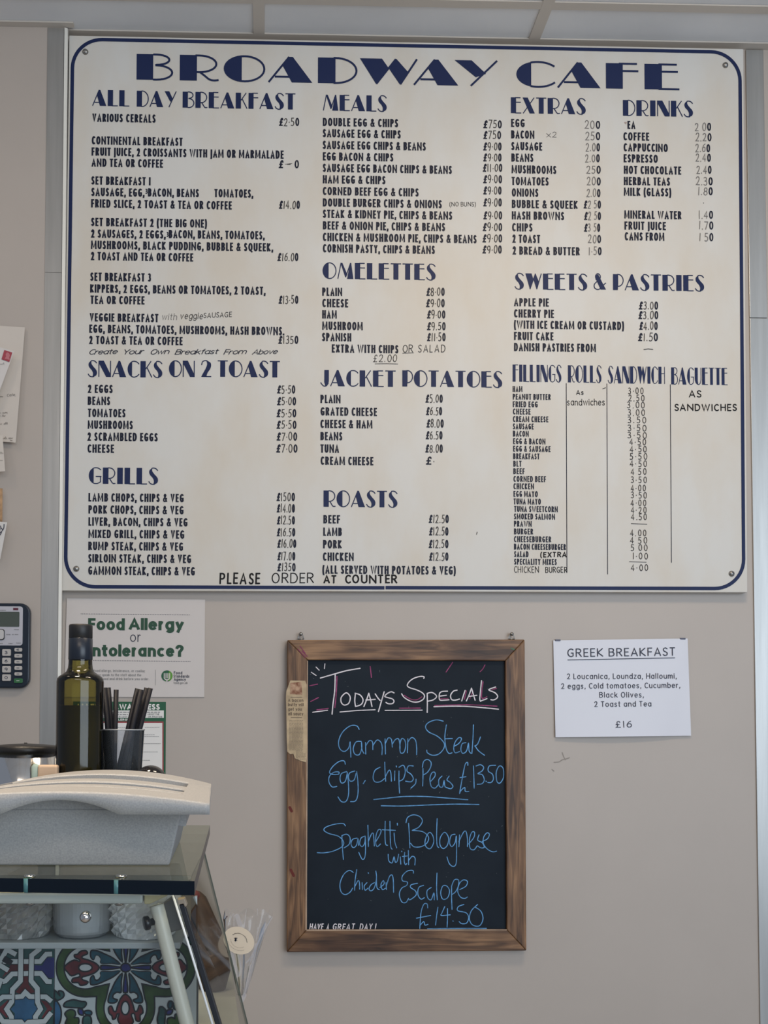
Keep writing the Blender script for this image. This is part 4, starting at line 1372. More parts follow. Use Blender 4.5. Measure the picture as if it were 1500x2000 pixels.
# ------------------------------------------------------------------ food allergy notice
FA_Y = -0.003
fc = [(130.5, 1168.6), (400.5, 1171), (399, 1361), (125.5, 1361)]
allergy = thing('allergy_notice', 'white card with dark green food allergy question behind the oil bottle', 'notice', PY(263, 1361, FA_Y))
mb = MB()
mb.prism([PY(a, b, FA_Y) for a, b in fc], (0, 0.0022, 0))
mb.build('card', M['paper'], allergy)
F1 = (0, 1150, 3.3333)
mb = MB()
for t, a, b, y, h, w in (('Food', 573, 812, 268, .0265, .0068), ('Allergy', 838, 1197, 268, .0265, .0068), ('Intolerance?', 573, 1197, 440, .0265, .0068)):
    A, B = cp(F1, a, y), cp(F1, b, y + 3)
    text_px(mb, t, A[0], A[1], B[0], B[1], FA_Y, h, w, .0058, gap=.06, level=False)
mb.build('bold_lettering', M['greenink'], allergy, clean=False)
mb = MB()
A, B = cp(F1, 847, 345), cp(F1, 918, 345)
text_px(mb, 'or', A[0], A[1], B[0], B[1], FA_Y, .0225, .0019)
for (a, b, y) in ((528, 1240, 163), (500, 1240, 466)):
    x = a
    while x < b:
        c = PY(*cp(F1, x, y + (x - a) * .009), FA_Y - .0006)
        ribbon(mb, [(c.x, c.z)], Vector((0, FA_Y - .0006, 0)), VX, VZ, .0017)
        x += 11
mb.m = 1
for t, a, b, y in (('If you have a food allergy, intolerance, or coeliac', 480, 945, 540), ('disease, please now speak to the staff about the', 480, 920, 567), ('ingredients in your food and drink before you order.', 480, 972, 592)):
    A, B = cp(F1, a, y), cp(F1, b, y)
    text_px(mb, t, A[0], A[1], B[0], B[1], FA_Y, .0055, .0007)
ribbon(mb, [cxz(*cp(F1, 1013, 528), FA_Y), cxz(*cp(F1, 1012, 628), FA_Y)], Vector((0, FA_Y - .0006, 0)), VX, VZ, .0006)
mb.m = 0
for t, a, b, y in (('Food', 1132, 1187, 556), ('Standards', 1130, 1233, 578), ('Agency', 1132, 1210, 599)):
    A, B = cp(F1, a, y), cp(F1, b, y)
    text_px(mb, t, A[0], A[1], B[0], B[1], FA_Y, .0064, .0011)
mb.m = 1
A, B = cp(F1, 1130, 619), cp(F1, 1222, 619)
text_px(mb, 'food.gov.uk', A[0], A[1], B[0], B[1], FA_Y, .0050, .0007)
mb.build('small_lettering', [M['ink'], M['greyink']], allergy, clean=False)
mb = MB()
c = PY(*cp(F1, 1087, 567), FA_Y - .0006)
r = .0124
mb.face([c + Vector((r * math.cos(a * PI / 16), 0, r * math.sin(a * PI / 16))) for a in range(32)])
mb.m = 1
mb.face([c + Vector((.2 * r, -.0002, -.98 * r))] + [c + Vector((r * .99 * math.cos(a * PI / 16), -.0002, r * .99 * math.sin(a * PI / 16))) for a in range(-11, 7)] + [c + Vector((.3 * r, -.0002, .5 * r))])
mb.m = 2
for k in (-.48, -.16, .16, .48):
    ribbon(mb, [(c.x + k * r, c.z + .42 * r), (c.x + k * r, c.z - .35 * r)], Vector((0, c.y - .0004, 0)), VX, VZ, .17 * r, cap='round')
ribbon(mb, E(c.x, c.z - .3 * r, .48 * r, .4 * r, 180, 360, 10), Vector((0, c.y - .0004, 0)), VX, VZ, .17 * r)
ribbon(mb, [(c.x, c.z - .7 * r), (c.x, c.z - 1.05 * r)], Vector((0, c.y - .0004, 0)), VX, VZ, .22 * r)
mb.build('round_logo', [M['green'], M['lime'], M['paper']], allergy, clean=False)

# ------------------------------------------------------------------ allergen awareness poster
AP_Y = -0.0012
P6 = (170, 1350, 8.8235)
poster = thing('awareness_poster', 'green and white allergen awareness poster low on the wall behind the black straws', 'poster', PY(235, 1540, AP_Y))
def pq(mb, x0, y0, x1, y1, lift):
    mb.face([PY(a, b, AP_Y - lift) for a, b in ((x0, y0), (x1, y0), (x1, y1), (x0, y1))])
mb = MB()
mb.prism([PY(a, b, AP_Y) for a, b in ((143, 1370), (324, 1371), (323, 1560), (142, 1560))], (0, .0007, 0))
mb.build('sheet', M['green'], poster)
mb = MB()
pq(mb, 147, 1387.5, 320, 1402, .0004)
pq(mb, 147, 1412, 317, 1556, .0006)
mb.m = 1
pq(mb, 146, 1409, 319.5, 1557, .0003)
mb.m = 0
text_px(mb, 'ALLERGY', 148, 1386, 216, 1386, AP_Y, .0130, .0032, lift=.0005)
text_px(mb, 'AWARENESS', 222, 1386, 312.3, 1386, AP_Y, .0130, .0032, lift=.0005, gap=.06)
text_px(mb, 'ALLERGENS', 222, 1407.5, 262, 1407.5, AP_Y, .0045, .0011, lift=.0005)
mb.build('colour_block', [M['white'], M['redline']], poster, clean=False)
mb = MB()
for t, a, b, y in (('ABOUT THE', 288, 311, 1396.7), ('IN ANY', 232, 249, 1401.4), ('OR PROVIDE', 289, 317, 1401.4)):
    text_px(mb, t, a, y, b, y, AP_Y, .0038, .0007, lift=.0008)
for a, b, y in ((200, 252, 1391), (287, 314, 1391), (200, 250, 1395.5), (200, 226, 1400.2)):
    x = a
    while x < b:
        w = random.uniform(3, 8)
        ribbon(mb, [cxz(x, y, AP_Y), cxz(min(b, x + w), y, AP_Y)], Vector((0, AP_Y - .0009, 0)), VX, VZ, .0018)
        x += w + 1.5
for (y, segs) in ((1420.5, ((230, 248), (283, 312))), (1424, ((232, 246),)), (1435, ((282, 302),)), (1438.5, ((282, 311),)), (1452.5, ((278, 314),)), (1468.5, ((277, 308),)), (1485, ((276, 293),)), (1500, ((270, 300),))):
    for a, b in segs:
        x = a
        while x < b:
            w = random.uniform(2, 5)
            ribbon(mb, [cxz(x, y, AP_Y), cxz(min(b, x + w), y, AP_Y)], Vector((0, AP_Y - .0009, 0)), VX, VZ, .0009)
            x += w + .8
mb.build('small_print', M['greyink'], poster, clean=False)

# ------------------------------------------------------------------ papers on the left pilaster
def scrawl(mb, x0, x1, y, plane, h, w, slope=0.0):
    # illegible joined-up handwriting between two pixels
    x = x0
    while x < x1 - 2:
        n = random.randint(4, 9)
        pts = []
        for k in range(n):
            a, b = cxz(x + k * 1.25, y + (x - x0) * slope, plane)
            up = random.choice((.35, .5, .45, 1.0)) if k % 2 else random.choice((0, 0, -.1))
            pts.append((a + .15 * h * up, b + h * up))
        ribbon(mb, smooth(pts, 3), Vector((0, plane - .0004, 0)), VX, VZ, w, cap='round')
        x += n * 1.25 + 2.5

def sheet(name, label, cat, quad, y, mt, curl, parts=()):
    o = thing(name, label, cat, PY(quad[3][0], quad[3][1], PIL_Y))
    mb = MB()
    patch(mb, quad, y, 14, 20, curl)
    ob = mb.build('sheet', mt, o)
    return o
L1 = [(-150, 626), (48.7, 639.5), (30.7, 864.5), (-168, 852)]
lfn = lambda u, v: -0.0035 - 0.010 * max(0, u - .55) * 1.5 * (0.4 + v) - 0.003 * (1 - abs(v - .5) * 2) * 0
letter = sheet('letter', 'handwritten cream letter pinned on the left wall under the stamped envelope', 'letter', L1, PIL_Y, M['letterpaper'], lfn)
mb = MB()
ylet = PIL_Y - 0.0145
text_px(mb, 'Cafe,', 12, 773, 30, 772, ylet, .0060, .0005, level=False, cap='round', slant=.25, jit=.05)
for a, b, y in ((-48, 10, 774), (-75, 13, 806), (-62, 8, 812.5), (-20, 11, 828), (6, 24, 856.5), (19, 22, 861)):
    scrawl(mb, a, b, y, ylet, .0050, .0005)
def drape(vs, fn, quad, y):
    a, b, d = PY(*quad[0], y), PY(*quad[1], y), PY(*quad[3], y)
    out = []
    for (X, Y, Z) in vs:
        u = (X - a.x - (Z - a.z) / (d.z - a.z) * (d.x - a.x)) / (b.x - a.x)
        v = (Z - a.z) / (d.z - a.z)
        out.append((X, y + fn(u, v) - .0009, Z))
    return out
mb.v = drape(mb.v, lfn, L1, PIL_Y)
mb.build('handwriting', M['pen_thin'], letter, clean=False)
L2 = [(-120, 645), (28, 686), (-30, 842), (-180, 800)]
efn = lambda u, v: -0.020 - 0.004 * u
env = sheet('envelope', 'stamped envelope pinned over the letter on the left wall', 'envelope', L2, PIL_Y, mat('envelope_paper', (.66, .62, .59), .75), efn)
mb = MB()
mb.face([PY(a, b, PIL_Y - .0252) for a, b in ((8.5, 683.5), (24, 688.5), (18.2, 707), (3, 701.5))])
mb.m = 1
mb.face([PY(a, b, PIL_Y - .0256) for a, b in ((13.5, 688), (17.5, 689.5), (19.5, 694), (18, 698), (19, 703), (9, 700.5), (12, 696), (11, 692))])
mb.build('postage_stamp', [mat('stamp_red', (.36, .05, .07), .6), mat('stamp_pale', (.50, .17, .19), .6)], env, clean=False)['label'] = 'red postage stamp with a pale head silhouette'
mb = MB()
for a, b, y in ((-48, 4, 712), (-24, 3, 720)):
    scrawl(mb, a, b, y, PIL_Y - .0245, .0042, .0004)
mb.build('handwriting', M['pen_thin'], env, clean=False)
L3 = [(-120, 842), (5, 850), (10, 920), (-110, 935)]
note = sheet('note_paper', 'small cream note pinned low under the letter on the left wall', 'note', L3, PIL_Y, M['letterpaper'], lambda u, v: -0.0205 - .004 * u * v)
mb = MB()
for a, b, y in ((-36, 0, 886), (-20, 2, 893), (-12, 2, 900)):
    scrawl(mb, a, b, y, PIL_Y - .0235, .0038, .0004)
mb.build('handwriting', M['pen_thin'], note, clean=False)
L4 = [(-120, 950), (5, 954), (4.5, 1030), (-120, 1030)]
sheet('postcard', 'brown postcard pinned above the white card on the left wall', 'postcard', L4, PIL_Y, mat('brown_card', (.42, .25, .13), .7, var=.3, scale=60), lambda u, v: -.0085)
L5 = [(-118, 1008), (14, 1020), (0.5, 1092), (-130, 1080)]
card = sheet('greeting_card', 'white card with a dark antler drawing below the brown postcard', 'card', L5, PIL_Y, mat('white_card', (.68, .65, .62), .7), lambda u, v: -.0125 - .003 * u)
mb = MB()
ay = PIL_Y - .0163
for st in ([(8, 1024), (7.5, 1031), (4, 1037), (-2, 1042)], [(5, 1034), (2, 1031), (1, 1027)], [(3, 1040), (-1, 1046), (-6, 1048)], [(0, 1032), (-1, 1039)]):
    ribbon(mb, smooth([cxz(a, b, ay) for a, b in st], 4), Vector((0, ay, 0)), VX, VZ, .0018, cap='round')
mb.build('antler_drawing', M['ink'], card, clean=False)

# ------------------------------------------------------------------ calculator
K_Y = PIL_Y - 0.016
calc = thing('calculator', 'dark navy scientific calculator fixed to the left wall', 'calculator', PY(20, 1344, PIL_Y))
kc = PY(57, 1344, K_Y)
kx1, kz0 = kc.x, kc.z
kz1 = PY(30, 1178, K_Y).z
kx0 = kx1 - 0.086
def rrect(x0, z0, x1, z1, r, y, n=6):
    pts = []
    for cx, cz, a0 in ((x1 - r, z0 + r, -90), (x1 - r, z1 - r, 0), (x0 + r, z1 - r, 90), (x0 + r, z0 + r, 180)):
        pts += [(a, y, b) for a, b in E(cx, cz, r, r, a0, a0 + 90, n)]
    return pts
mb = MB()
mb.prism(rrect(kx0, kz0, kx1, kz1, .021, K_Y), (0, .0155, 0))
body = mb.build('body', mat('navy_plastic', (.010, .017, .030), .3), calc, bevel=.003, seg=3)
def kp(px, py, lift=0.0):
    p = PY(px, py, K_Y - lift)
    return p.x, p.z
fx1, fz0 = kp(44, 1261)
fz1 = kp(44, 1184.5)[1]
mb = MB()
mb.prism(rrect(kx0 + .006, fz0, fx1, fz1, .006, K_Y - .0012), (0, .0014, 0))
mb.build('faceplate', mat('silver_plastic', (.50, .49, .53), .35), calc, bevel=.0004)
dx1, dz0 = kp(38, 1224.5)
dz1 = kp(38, 1195)[1]
mb = MB()
mb.prism(rrect(kx0 + .010, dz0, dx1, dz1, .002, K_Y - .0017), (0, .001, 0))
mb.build('display', mat('lcd_green_grey', (.075, .09, .075), .25), calc)
mb = MB()
a, b = kp(26, 1187.5), kp(36, 1192)
mb.face([(a[0], K_Y - .0015, a[1]), (b[0], K_Y - .0015, a[1]), (b[0], K_Y - .0015, b[1]), (a[0], K_Y - .0015, b[1])])
mb.m = 1
for x0, x1, y in ((-6, 12, 1192), (28, 37, 1230), (13, 21, 1239.5), (24, 27, 1239.5), (29, 36, 1239.5), (17, 25, 1257), (32, 41, 1256), (0, 6, 1257)):
    p, q = kp(x0, y), kp(x1, y)
    x = p[0]
    while x < q[0]:
        w = random.uniform(.001, .002)
        ribbon(mb, [(x, p[1]), (min(q[0], x + w), p[1])], Vector((0, K_Y - .0016, 0)), VX, VZ, .0016)
        x += w + .0006
mb.build('faceplate_print', [mat('maroon_badge', (.10, .012, .03), .4), M['greyink']], calc, clean=False)
mb = MB()
c = kp(-2, 1239.5)
ring = rrect(c[0] - .013, c[1] - .012, c[0] + .013, c[1] + .012, .006, K_Y - .004)
mb.prism(ring, (0, .004, 0))
pad = mb.build('cursor_pad', M['black'], calc, bevel=.0006)
mb = MB()
mb.prism(rrect(c[0] - .0115, c[1] - .0105, c[0] + .0115, c[1] + .0105, .005, K_Y - .005), (0, .003, 0))
mb.build('pad_face', mat('silver_pad', (.55, .53, .52), .35), pad, bevel=.0006)
mkey = mat('grey_key', (.50, .47, .44), .45)
mgk = mat('green_key', (.03, .14, .05), .4)
def key(x0, y0, x1, y1, m, t):
    a, b = kp(x0, y1, .003), kp(x1, y0, .003)
    mb = MB()
    mb.prism(rrect(a[0], a[1], b[0], b[1], .0022, K_Y - .0035, 3), (0, .004, 0))
    k = mb.build('key', m, calc, bevel=.0007)
    if t:
        mb = MB()
        w = (b[0] - a[0])
        text_on(mb, t, Vector((a[0] + w * .3, K_Y - .0040, a[1] + (b[1] - a[1]) * .28)), VX, VZ, w * .36, (b[1] - a[1]) * .45, .0011)
        mb.build('key_legend', M['white'] if m is mgk else M['ink'], k, clean=False)
for y0, y1, t in ((1268, 1281, '3'), (1284.5, 1297, '6'), (1301, 1313.5, '9'), (1317, 1330, '0')):
    key(4, y0, 21, y1, mkey, t)
    key(-18, y0, -1, y1, mkey, {'3': '2', '6': '5', '9': '8', '0': '.'}[t])
for y0, y1, t in ((1265.5, 1272.5, 'C'), (1277, 1284.5, '-'), (1289, 1296, '-'), (1301, 1308.5, '-'), (1313, 1319.5, '-')):
    key(28, y0, 43, y1, mkey, t)
key(27, 1325, 44, 1334, mgk, '-')

# ------------------------------------------------------------------ display case
def YD(d):
    return CAM_LOC.y + d
M['cream_metal'] = mat('cream_enamelled_metal', (0.70, 0.68, 0.58), 0.35, var=0.03, scale=20)
M['rail_metal'] = mat('pale_grey_green_rail', (0.52, 0.54, 0.50), 0.35)
M['amber_cap'] = mat('yellowed_plastic', (0.50, 0.43, 0.24), 0.4)
M['pane'] = clear('clear_pane', (0.96, 0.97, 0.965), 0.02, refl=.8)
M['top_glass'] = clear('greenish_glass', (0.84, 0.87, 0.79), 0.02, refl=.6)
M['side_glass'] = clear('tinted_side_glass', (0.60, 0.61, 0.55), 0.04, refl=.6)
M['glass_edge'] = mat('dark_glass_edge', (0.002, 0.006, 0.012), 0.22, spec=0.3)
M['teal'] = mat('teal_sleeve', (0.07, 0.19, 0.20), 0.3)
M['tile_white'] = mat('tile_white_glaze', (0.54, 0.58, 0.58), 0.2)
M['tile_line'] = mat('tile_outline', (0.010, 0.014, 0.018), 0.3)
M['tile_teal'] = mat('tile_teal', (0.014, 0.080, 0.115), 0.22, var=.4, scale=45)
M['tile_green'] = mat('tile_olive_green', (0.035, 0.075, 0.022), 0.22, var=.45, scale=45)
M['tile_fir'] = mat('tile_fir_green', (0.026, 0.082, 0.078), 0.22, var=.3, scale=45)
M['tile_red'] = mat('tile_maroon', (0.125, 0.022, 0.026), 0.22, var=.35, scale=45)
M['tile_blue'] = mat('tile_cobalt', (0.022, 0.026, 0.150), 0.22, var=.3, scale=45)
M['tile_sky'] = mat('tile_mid_blue', (0.030, 0.115, 0.230), 0.22, var=.25, scale=45)
TILEM = [M['tile_white'], M['tile_line'], M['tile_teal'], M['tile_green'], M['tile_fir'], M['tile_red'], M['tile_blue'], M['tile_sky']]

zg = PD(200, 1718, .94).z
TH = 0.0128
gF, gB, gL = PZ(380, 1721, zg), PZ(410, 1612, zg), PZ(0, 1715, zg)
gdir = (gL - gF).normalized()
case = thing('display_case', 'glass-topped counter display case with patterned tiles and cream metal frame at lower left', 'display case', (gF.x - .2, YD(1.1), 0))
quad = [gF + gdir * .55, gF, gB, gB + gdir * .52]
mb = MB()
k = [Vector((p.x, p.y, zg)) for p in quad]
lo = [p - Vector((0, 0, TH)) for p in k]
mb.face(k)
mb.face(lo[::-1])
mb.m = 1
for i in range(4):
    j = (i + 1) % 4
    mb.m = 0 if i == 2 else 1
    mb.face([k[i], lo[i], lo[j], k[j]])
topg = mb.build('glass_top', [M['top_glass'], M['glass_edge']], case)
fdir = -gdir                       # along the front edge, to the right
ndir = Vector((fdir.y, -fdir.x, 0)).normalized()   # out towards the camera
if ndir.y > 0:
    ndir = -ndir
for px in (58, 237):
    c = PZ(px, 1712.5, zg)
    mb = MB()
    mb.lathe([(0, .0021), (.0040, .0020), (.0052, .0012), (.0054, .0001), (0, .0001)], c, 24)
    b = mb.build('bolt', M['chrome'], topg)
    # sleeve showing through the front edge
    s = (c - gF).dot(fdir)
    e = gF + fdir * s
    mb = MB()
    mb.lathe([(0, -TH + .0002), (.0036, -TH + .0002), (.0036, -.0002), (0, -.0002)], e - ndir * .0029, 20)
    mb.build('bolt_sleeve', M['teal'], b)
# top rail under the front edge
rz0, rz1 = PD(100, 1765, .955).z, zg - TH - .0012
rx1 = PD(280, 1750, .955).x
mb = MB()
ry = YD(.952)
mb.box((-.78, ry, rz0), (rx1, ry + .02, rz1))
mb.build('top_rail', M['rail_metal'], case, bevel=.0025)
mb = MB()
mb.box((-.78, ry - .0006, rz1 - .0022), (rx1 + .016, ry + .02, rz1 + .0004))
mb.build('rail_strip', M['cream_metal'], case, bevel=.0005)
mb = MB()
mb.prism([PY(a, b, ry - .0004) for a, b in ((281.5, 1743), (334, 1742.5), (326, 1750), (292, 1766), (281.5, 1766))], (0, .02, 0))
mb.build('corner_cap', M['amber_cap'], case, bevel=.001)
for px in (58, 233):
    mb = MB()
    c = PY(px, 1766, ry + .006)
    mb.lathe([(0, -.0022), (.0042, -.0018), (.0052, .0002), (.0052, .001)], (c.x, c.y, rz0), 16)
    mb.build('rail_nut', M['chrome'], case)
# front pane, its dome nut, slanted post, hinge block and thumb screw
yp = YD(.944)
mb = MB()
mb.prism([PY(a, b, yp) for a, b in ((-330, 1744), (336, 1744), (440, 2085), (-330, 2085))], (0, .004, 0))
pane = mb.build('front_pane', M['pane'], case)
mb = MB()
c = PY(168, 1790, yp)
mb.lathe([(.0053 * math.cos(a), .003 + .0053 * math.sin(a)) for a in [PI / 2 - i * PI / 14 for i in range(8)]] + [(.0053, 0.0003)], c, 28, (0, -1, 0))
mb.build('dome_nut', M['chrome'], pane)
mb = MB()
mb.tube([PD(336, 1743, .943), PD(376, 1870, .943), PD(436, 2070, .943)], .0011, 8)
mb.build('pane_edge', mat('pane_edge_highlight', (.80, .82, .82), .15), pane)  # glass edge catching light, painted as a white highlight
mb = MB()
a, b = PD(307, 1772, .968), PD(366, 2003, .962)
mb.tube([a + (a - b) * .02, a, b, b + (b - a) * .4], .0068, 18)
mb.build('post', M['cream_metal'], case)
mb = MB()
mb.prism([PD(a, b, .975) for a, b in ((318, 1766), (338, 1751), (356, 1815), (330, 1823))], (0, .016, 0))
mb.build('hinge_block', mat('grey_plastic', (.115, .115, .11), .4), case, bevel=.001)
mb = MB()
a, b = PD(281.5, 1804, .962), PD(304, 1799, .966)
ax = (b - a).normalized()
mb.lathe([(0, 0), (.0060, 0), (.0066, .0006), (.0066, .0042), (.0060, .0050), (.0034, .0052), (.0034, (b - a).length), (0, (b - a).length)], a, 20, ax)
mb.build('thumb_screw', M['black'], case)
# gasket and bracket on the corner, slanted side glass
mb = MB()
mb.prism([PD(a, b, .957) for a, b in ((350, 1768), (359.5, 1766), (430, 1995), (455, 2080), (447, 2080), (420, 2000))], (0, .010, 0))
mb.build('gasket', M['blackmatt'], case, bevel=.0006)
mb = MB()
mb.prism([PD(a, b, .955) for a, b in ((346, 1757), (360, 1755), (365, 1769), (361, 1772), (358, 1765), (348, 1767))], (0, .012, 0))
mb.build('corner_bracket', mat('tan_bracket', (.36, .29, .22), .5), case, bevel=.0006)
s0, s1, s2, s3 = PD(353, 1752, .968), PD(436, 2040, .968), PD(492, 2040, 1.36), PD(397, 1662, 1.36)
nrm = (s1 - s0).cross(s3 - s0).normalized()
mb = MB()
mb.m = 0
mb.face([s0, s1, s2, s3])
mb.m = 1
for p, q in ((s2, s3), (s3, s0)):
    mb.prism([p, q, q + nrm * .0018, p + nrm * .0018], (0, .0012, 0))
mb.build('side_glass', [M['side_glass'], mat('green_glass_edge', (.10, .11, .09), .3)], case, clean=False)
# shelf with lip and upstand, tile panel
yt = YD(1.10)
sh_z = PD(100, 1841, .992).z
mb = MB()
mb.box((-.62, YD(.992), sh_z - PD(100, 1841, .992).z + PD(100, 1853.5, .992).z), (PD(352, 1850, .992).x, yt - .012, sh_z))
mb.build('shelf', mat('shelf_grey', (.36, .40, .42), .35), case, bevel=.001)
mb = MB()
mb.box((-.62, yt - .0115, sh_z - .012), (PD(372, 1800, 1.09).x, yt - .006, sh_z + .050))
mb.build('shelf_upstand', mat('pale_upstand', (.66, .64, .58), .5), case)
tz0 = PD(0, 2050, 1.10).z
mb = MB()
mb.box((-.62, yt + .006, tz0 - .02), (PD(386, 1900, 1.10).x, yt + .016, sh_z - .004))
tp = mb.build('tile_panel', mat('tile_grout', (.12, .12, .12), .8), case)

U = 1.10 / 2000.0 / 5.5556          # one trace unit in metres
tc0 = PD(245.7, 1889.4, 1.10)
HALF = 758


def tile_base(mb, cx):
    mb.m = 0
    c = tc0 + Vector((cx * U, 0, 0))
    h = HALF * U
    top = min(h, sh_z - .004 - c.z)
    mb.prism([(c.x - h, yt, c.z - h), (c.x + h, yt, c.z - h), (c.x + h, yt, c.z + h), (c.x - h, yt, c.z + h)], (0, .006, 0))
    return c


def tpoly(mb, c, pts, m, lift, line=True, lw=16, rot=0, flip=1):
    ca, sa = math.cos(rot), math.sin(rot)
    q = []
    for x, y in pts:
        y = -y * flip
        x, y = x * ca - y * sa, x * sa + y * ca
        x, y = max(-HALF, min(HALF, x)), max(-HALF, min(HALF, y))
        q.append((x * U, y * U))
    o = Vector((c.x, yt - lift, c.z))
    if line:
        mb.m = 1
        ribbon(mb, q + [q[0]], o + Vector((0, .00004, 0)), VX, VZ, lw * U, closed=True)
        mb.face([o + Vector((a, .00002, b)) for a, b in q])
    mb.m = m
    mb.face([o + Vector((a, 0, b)) for a, b in q])


# flower tile
mb = MB()
c = tile_base(mb, 0)
lf = .0001
for r, m, l, q in ((322, 1, 1, ((-430, 322), (-308, 318), (0, 10))), (306, 3, 2, ((-430, 306), (-300, 300), (0, 0))), (236, 1, 4, ((-430, 236), (-146, 176), (0, 20))), (221, 0, 5, ((-430, 221), (-150, 160), (0, 0)))):
    for k in range(4):
        a = k * PI / 2
        o = (-430 * math.cos(a), -430 * math.sin(a))
        tpoly(mb, c, [(o[0] + r * math.cos(t * PI / 24), o[1] + r * math.sin(t * PI / 24)) for t in range(48)], m, lf * l + k * .00001, False)
        tpoly(mb, c, list(q) + [(x, -y) for x, y in reversed(q)], m, lf * l + k * .00001 + .000005, False, rot=a)
leaf = smooth([(-62, -38), (-150, -46), (-262, -47), (-262, -90), (-290, -130), (-325, -130), (-345, -85), (-375, -115), (-370, -180), (-305, -178), (-215, -140), (-135, -100), (-62, -38)], 3)[:-1]
flower = smooth([(-283, 0), (-325, -48), (-405, -82), (-462, -98), (-464, -122), (-410, -148), (-428, -180), (-485, -172), (-515, -142), (-550, -134), (-540, -104), (-496, -86), (-496, -66), (-552, -80), (-622, -42), (-655, 2), (-622, 46), (-576, 88), (-502, 64), (-492, 98), (-562, 116), (-568, 158), (-506, 160), (-480, 190), (-420, 178), (-402, 150), (-458, 130), (-464, 102), (-402, 84), (-325, 52), (-283, 0)], 3)[:-1]
for k in range(4):
    a = k * PI / 2
    for fl in (1, -1):
        tpoly(mb, c, leaf, 2, .0008 + k * .00001, rot=a, flip=fl)
    tpoly(mb, c, smooth([(-62, -4), (-110, -12), (-250, -24), (-266, 0), (-250, 24), (-110, 12), (-62, 4)], 3), 6, .0009, rot=a)
    tpoly(mb, c, flower, 5, .0008, rot=a)
    tpoly(mb, c, [(-435 + 66 * math.cos(t * PI / 12) * (1.15 if math.cos(t * PI / 12) > 0 else 1), 42 * math.sin(t * PI / 12)) for t in range(24)], 0, .0010, rot=a)
    # leaf sprig in each corner
    d = a
    tpoly(mb, c, smooth([(-655, 415), (-640, 370), (-575, 345), (-530, 345), (-470, 360), (-425, 365), (-418, 395), (-450, 430), (-490, 428), (-560, 425), (-655, 415)], 3)[:-1], 4, .0008, rot=d)
    tpoly(mb, c, smooth([(-645, 490), (-600, 450), (-545, 455), (-530, 500), (-545, 530), (-500, 535), (-495, 590), (-530, 640), (-600, 640), (-640, 600), (-620, 540), (-645, 490)], 3)[:-1], 3, .0008, rot=d)
    tpoly(mb, c, smooth([(-440, 520), (-380, 515), (-360, 560), (-370, 620), (-430, 640), (-455, 590), (-440, 520)], 3)[:-1], 4, .0008, rot=d)
    tpoly(mb, c, smooth([(-500, 440), (-455, 450), (-450, 505), (-495, 490), (-500, 440)], 3)[:-1], 6, .0009, rot=d)
    tpoly(mb, c, smooth([(-440, 470), (-400, 455), (-360, 470), (-365, 502), (-415, 500), (-440, 470)], 3)[:-1], 2, .0009, rot=d)
    # edge pieces shared with the neighbour
    tpoly(mb, c, smooth([(-757, 240), (-700, 300), (-715, 250), (-668, 255), (-655, 300), (-690, 335), (-757, 350), (-757, 240)], 3)[:-1], 4, .0008, rot=d)
    tpoly(mb, c, smooth([(-757, 350), (-715, 380), (-690, 430), (-682, 500), (-695, 580), (-730, 640), (-757, 650), (-757, 350)], 3)[:-1], 7, .0008, rot=d)
tpoly(mb, c, [(52 * math.cos(t * PI / 14), 46 * math.sin(t * PI / 14)) for t in range(28)], 6, .0012)
mb.build('tile', TILEM, tp, clean=False)['label'] = 'glazed tile with a four-lobed flower in maroon, teal and olive'

# strapwork tile, traced relative to the flower tile's centre then mirrored about its own centre
mb = MB()
c = tile_base(mb, -1522)


def strap(q, m):
    """trace coordinates of the close-up -> tile coordinates, both mirrored halves"""
    return [((m * (x + 155) + 0), y - 330) for x, y in q]


def cell(mb, pts, m, lift, sides=(1, -1)):
    for sgn in sides:
        tpoly(mb, c, [(sgn * (x + 157), y - 330) for x, y in pts], m, lift, line=False)


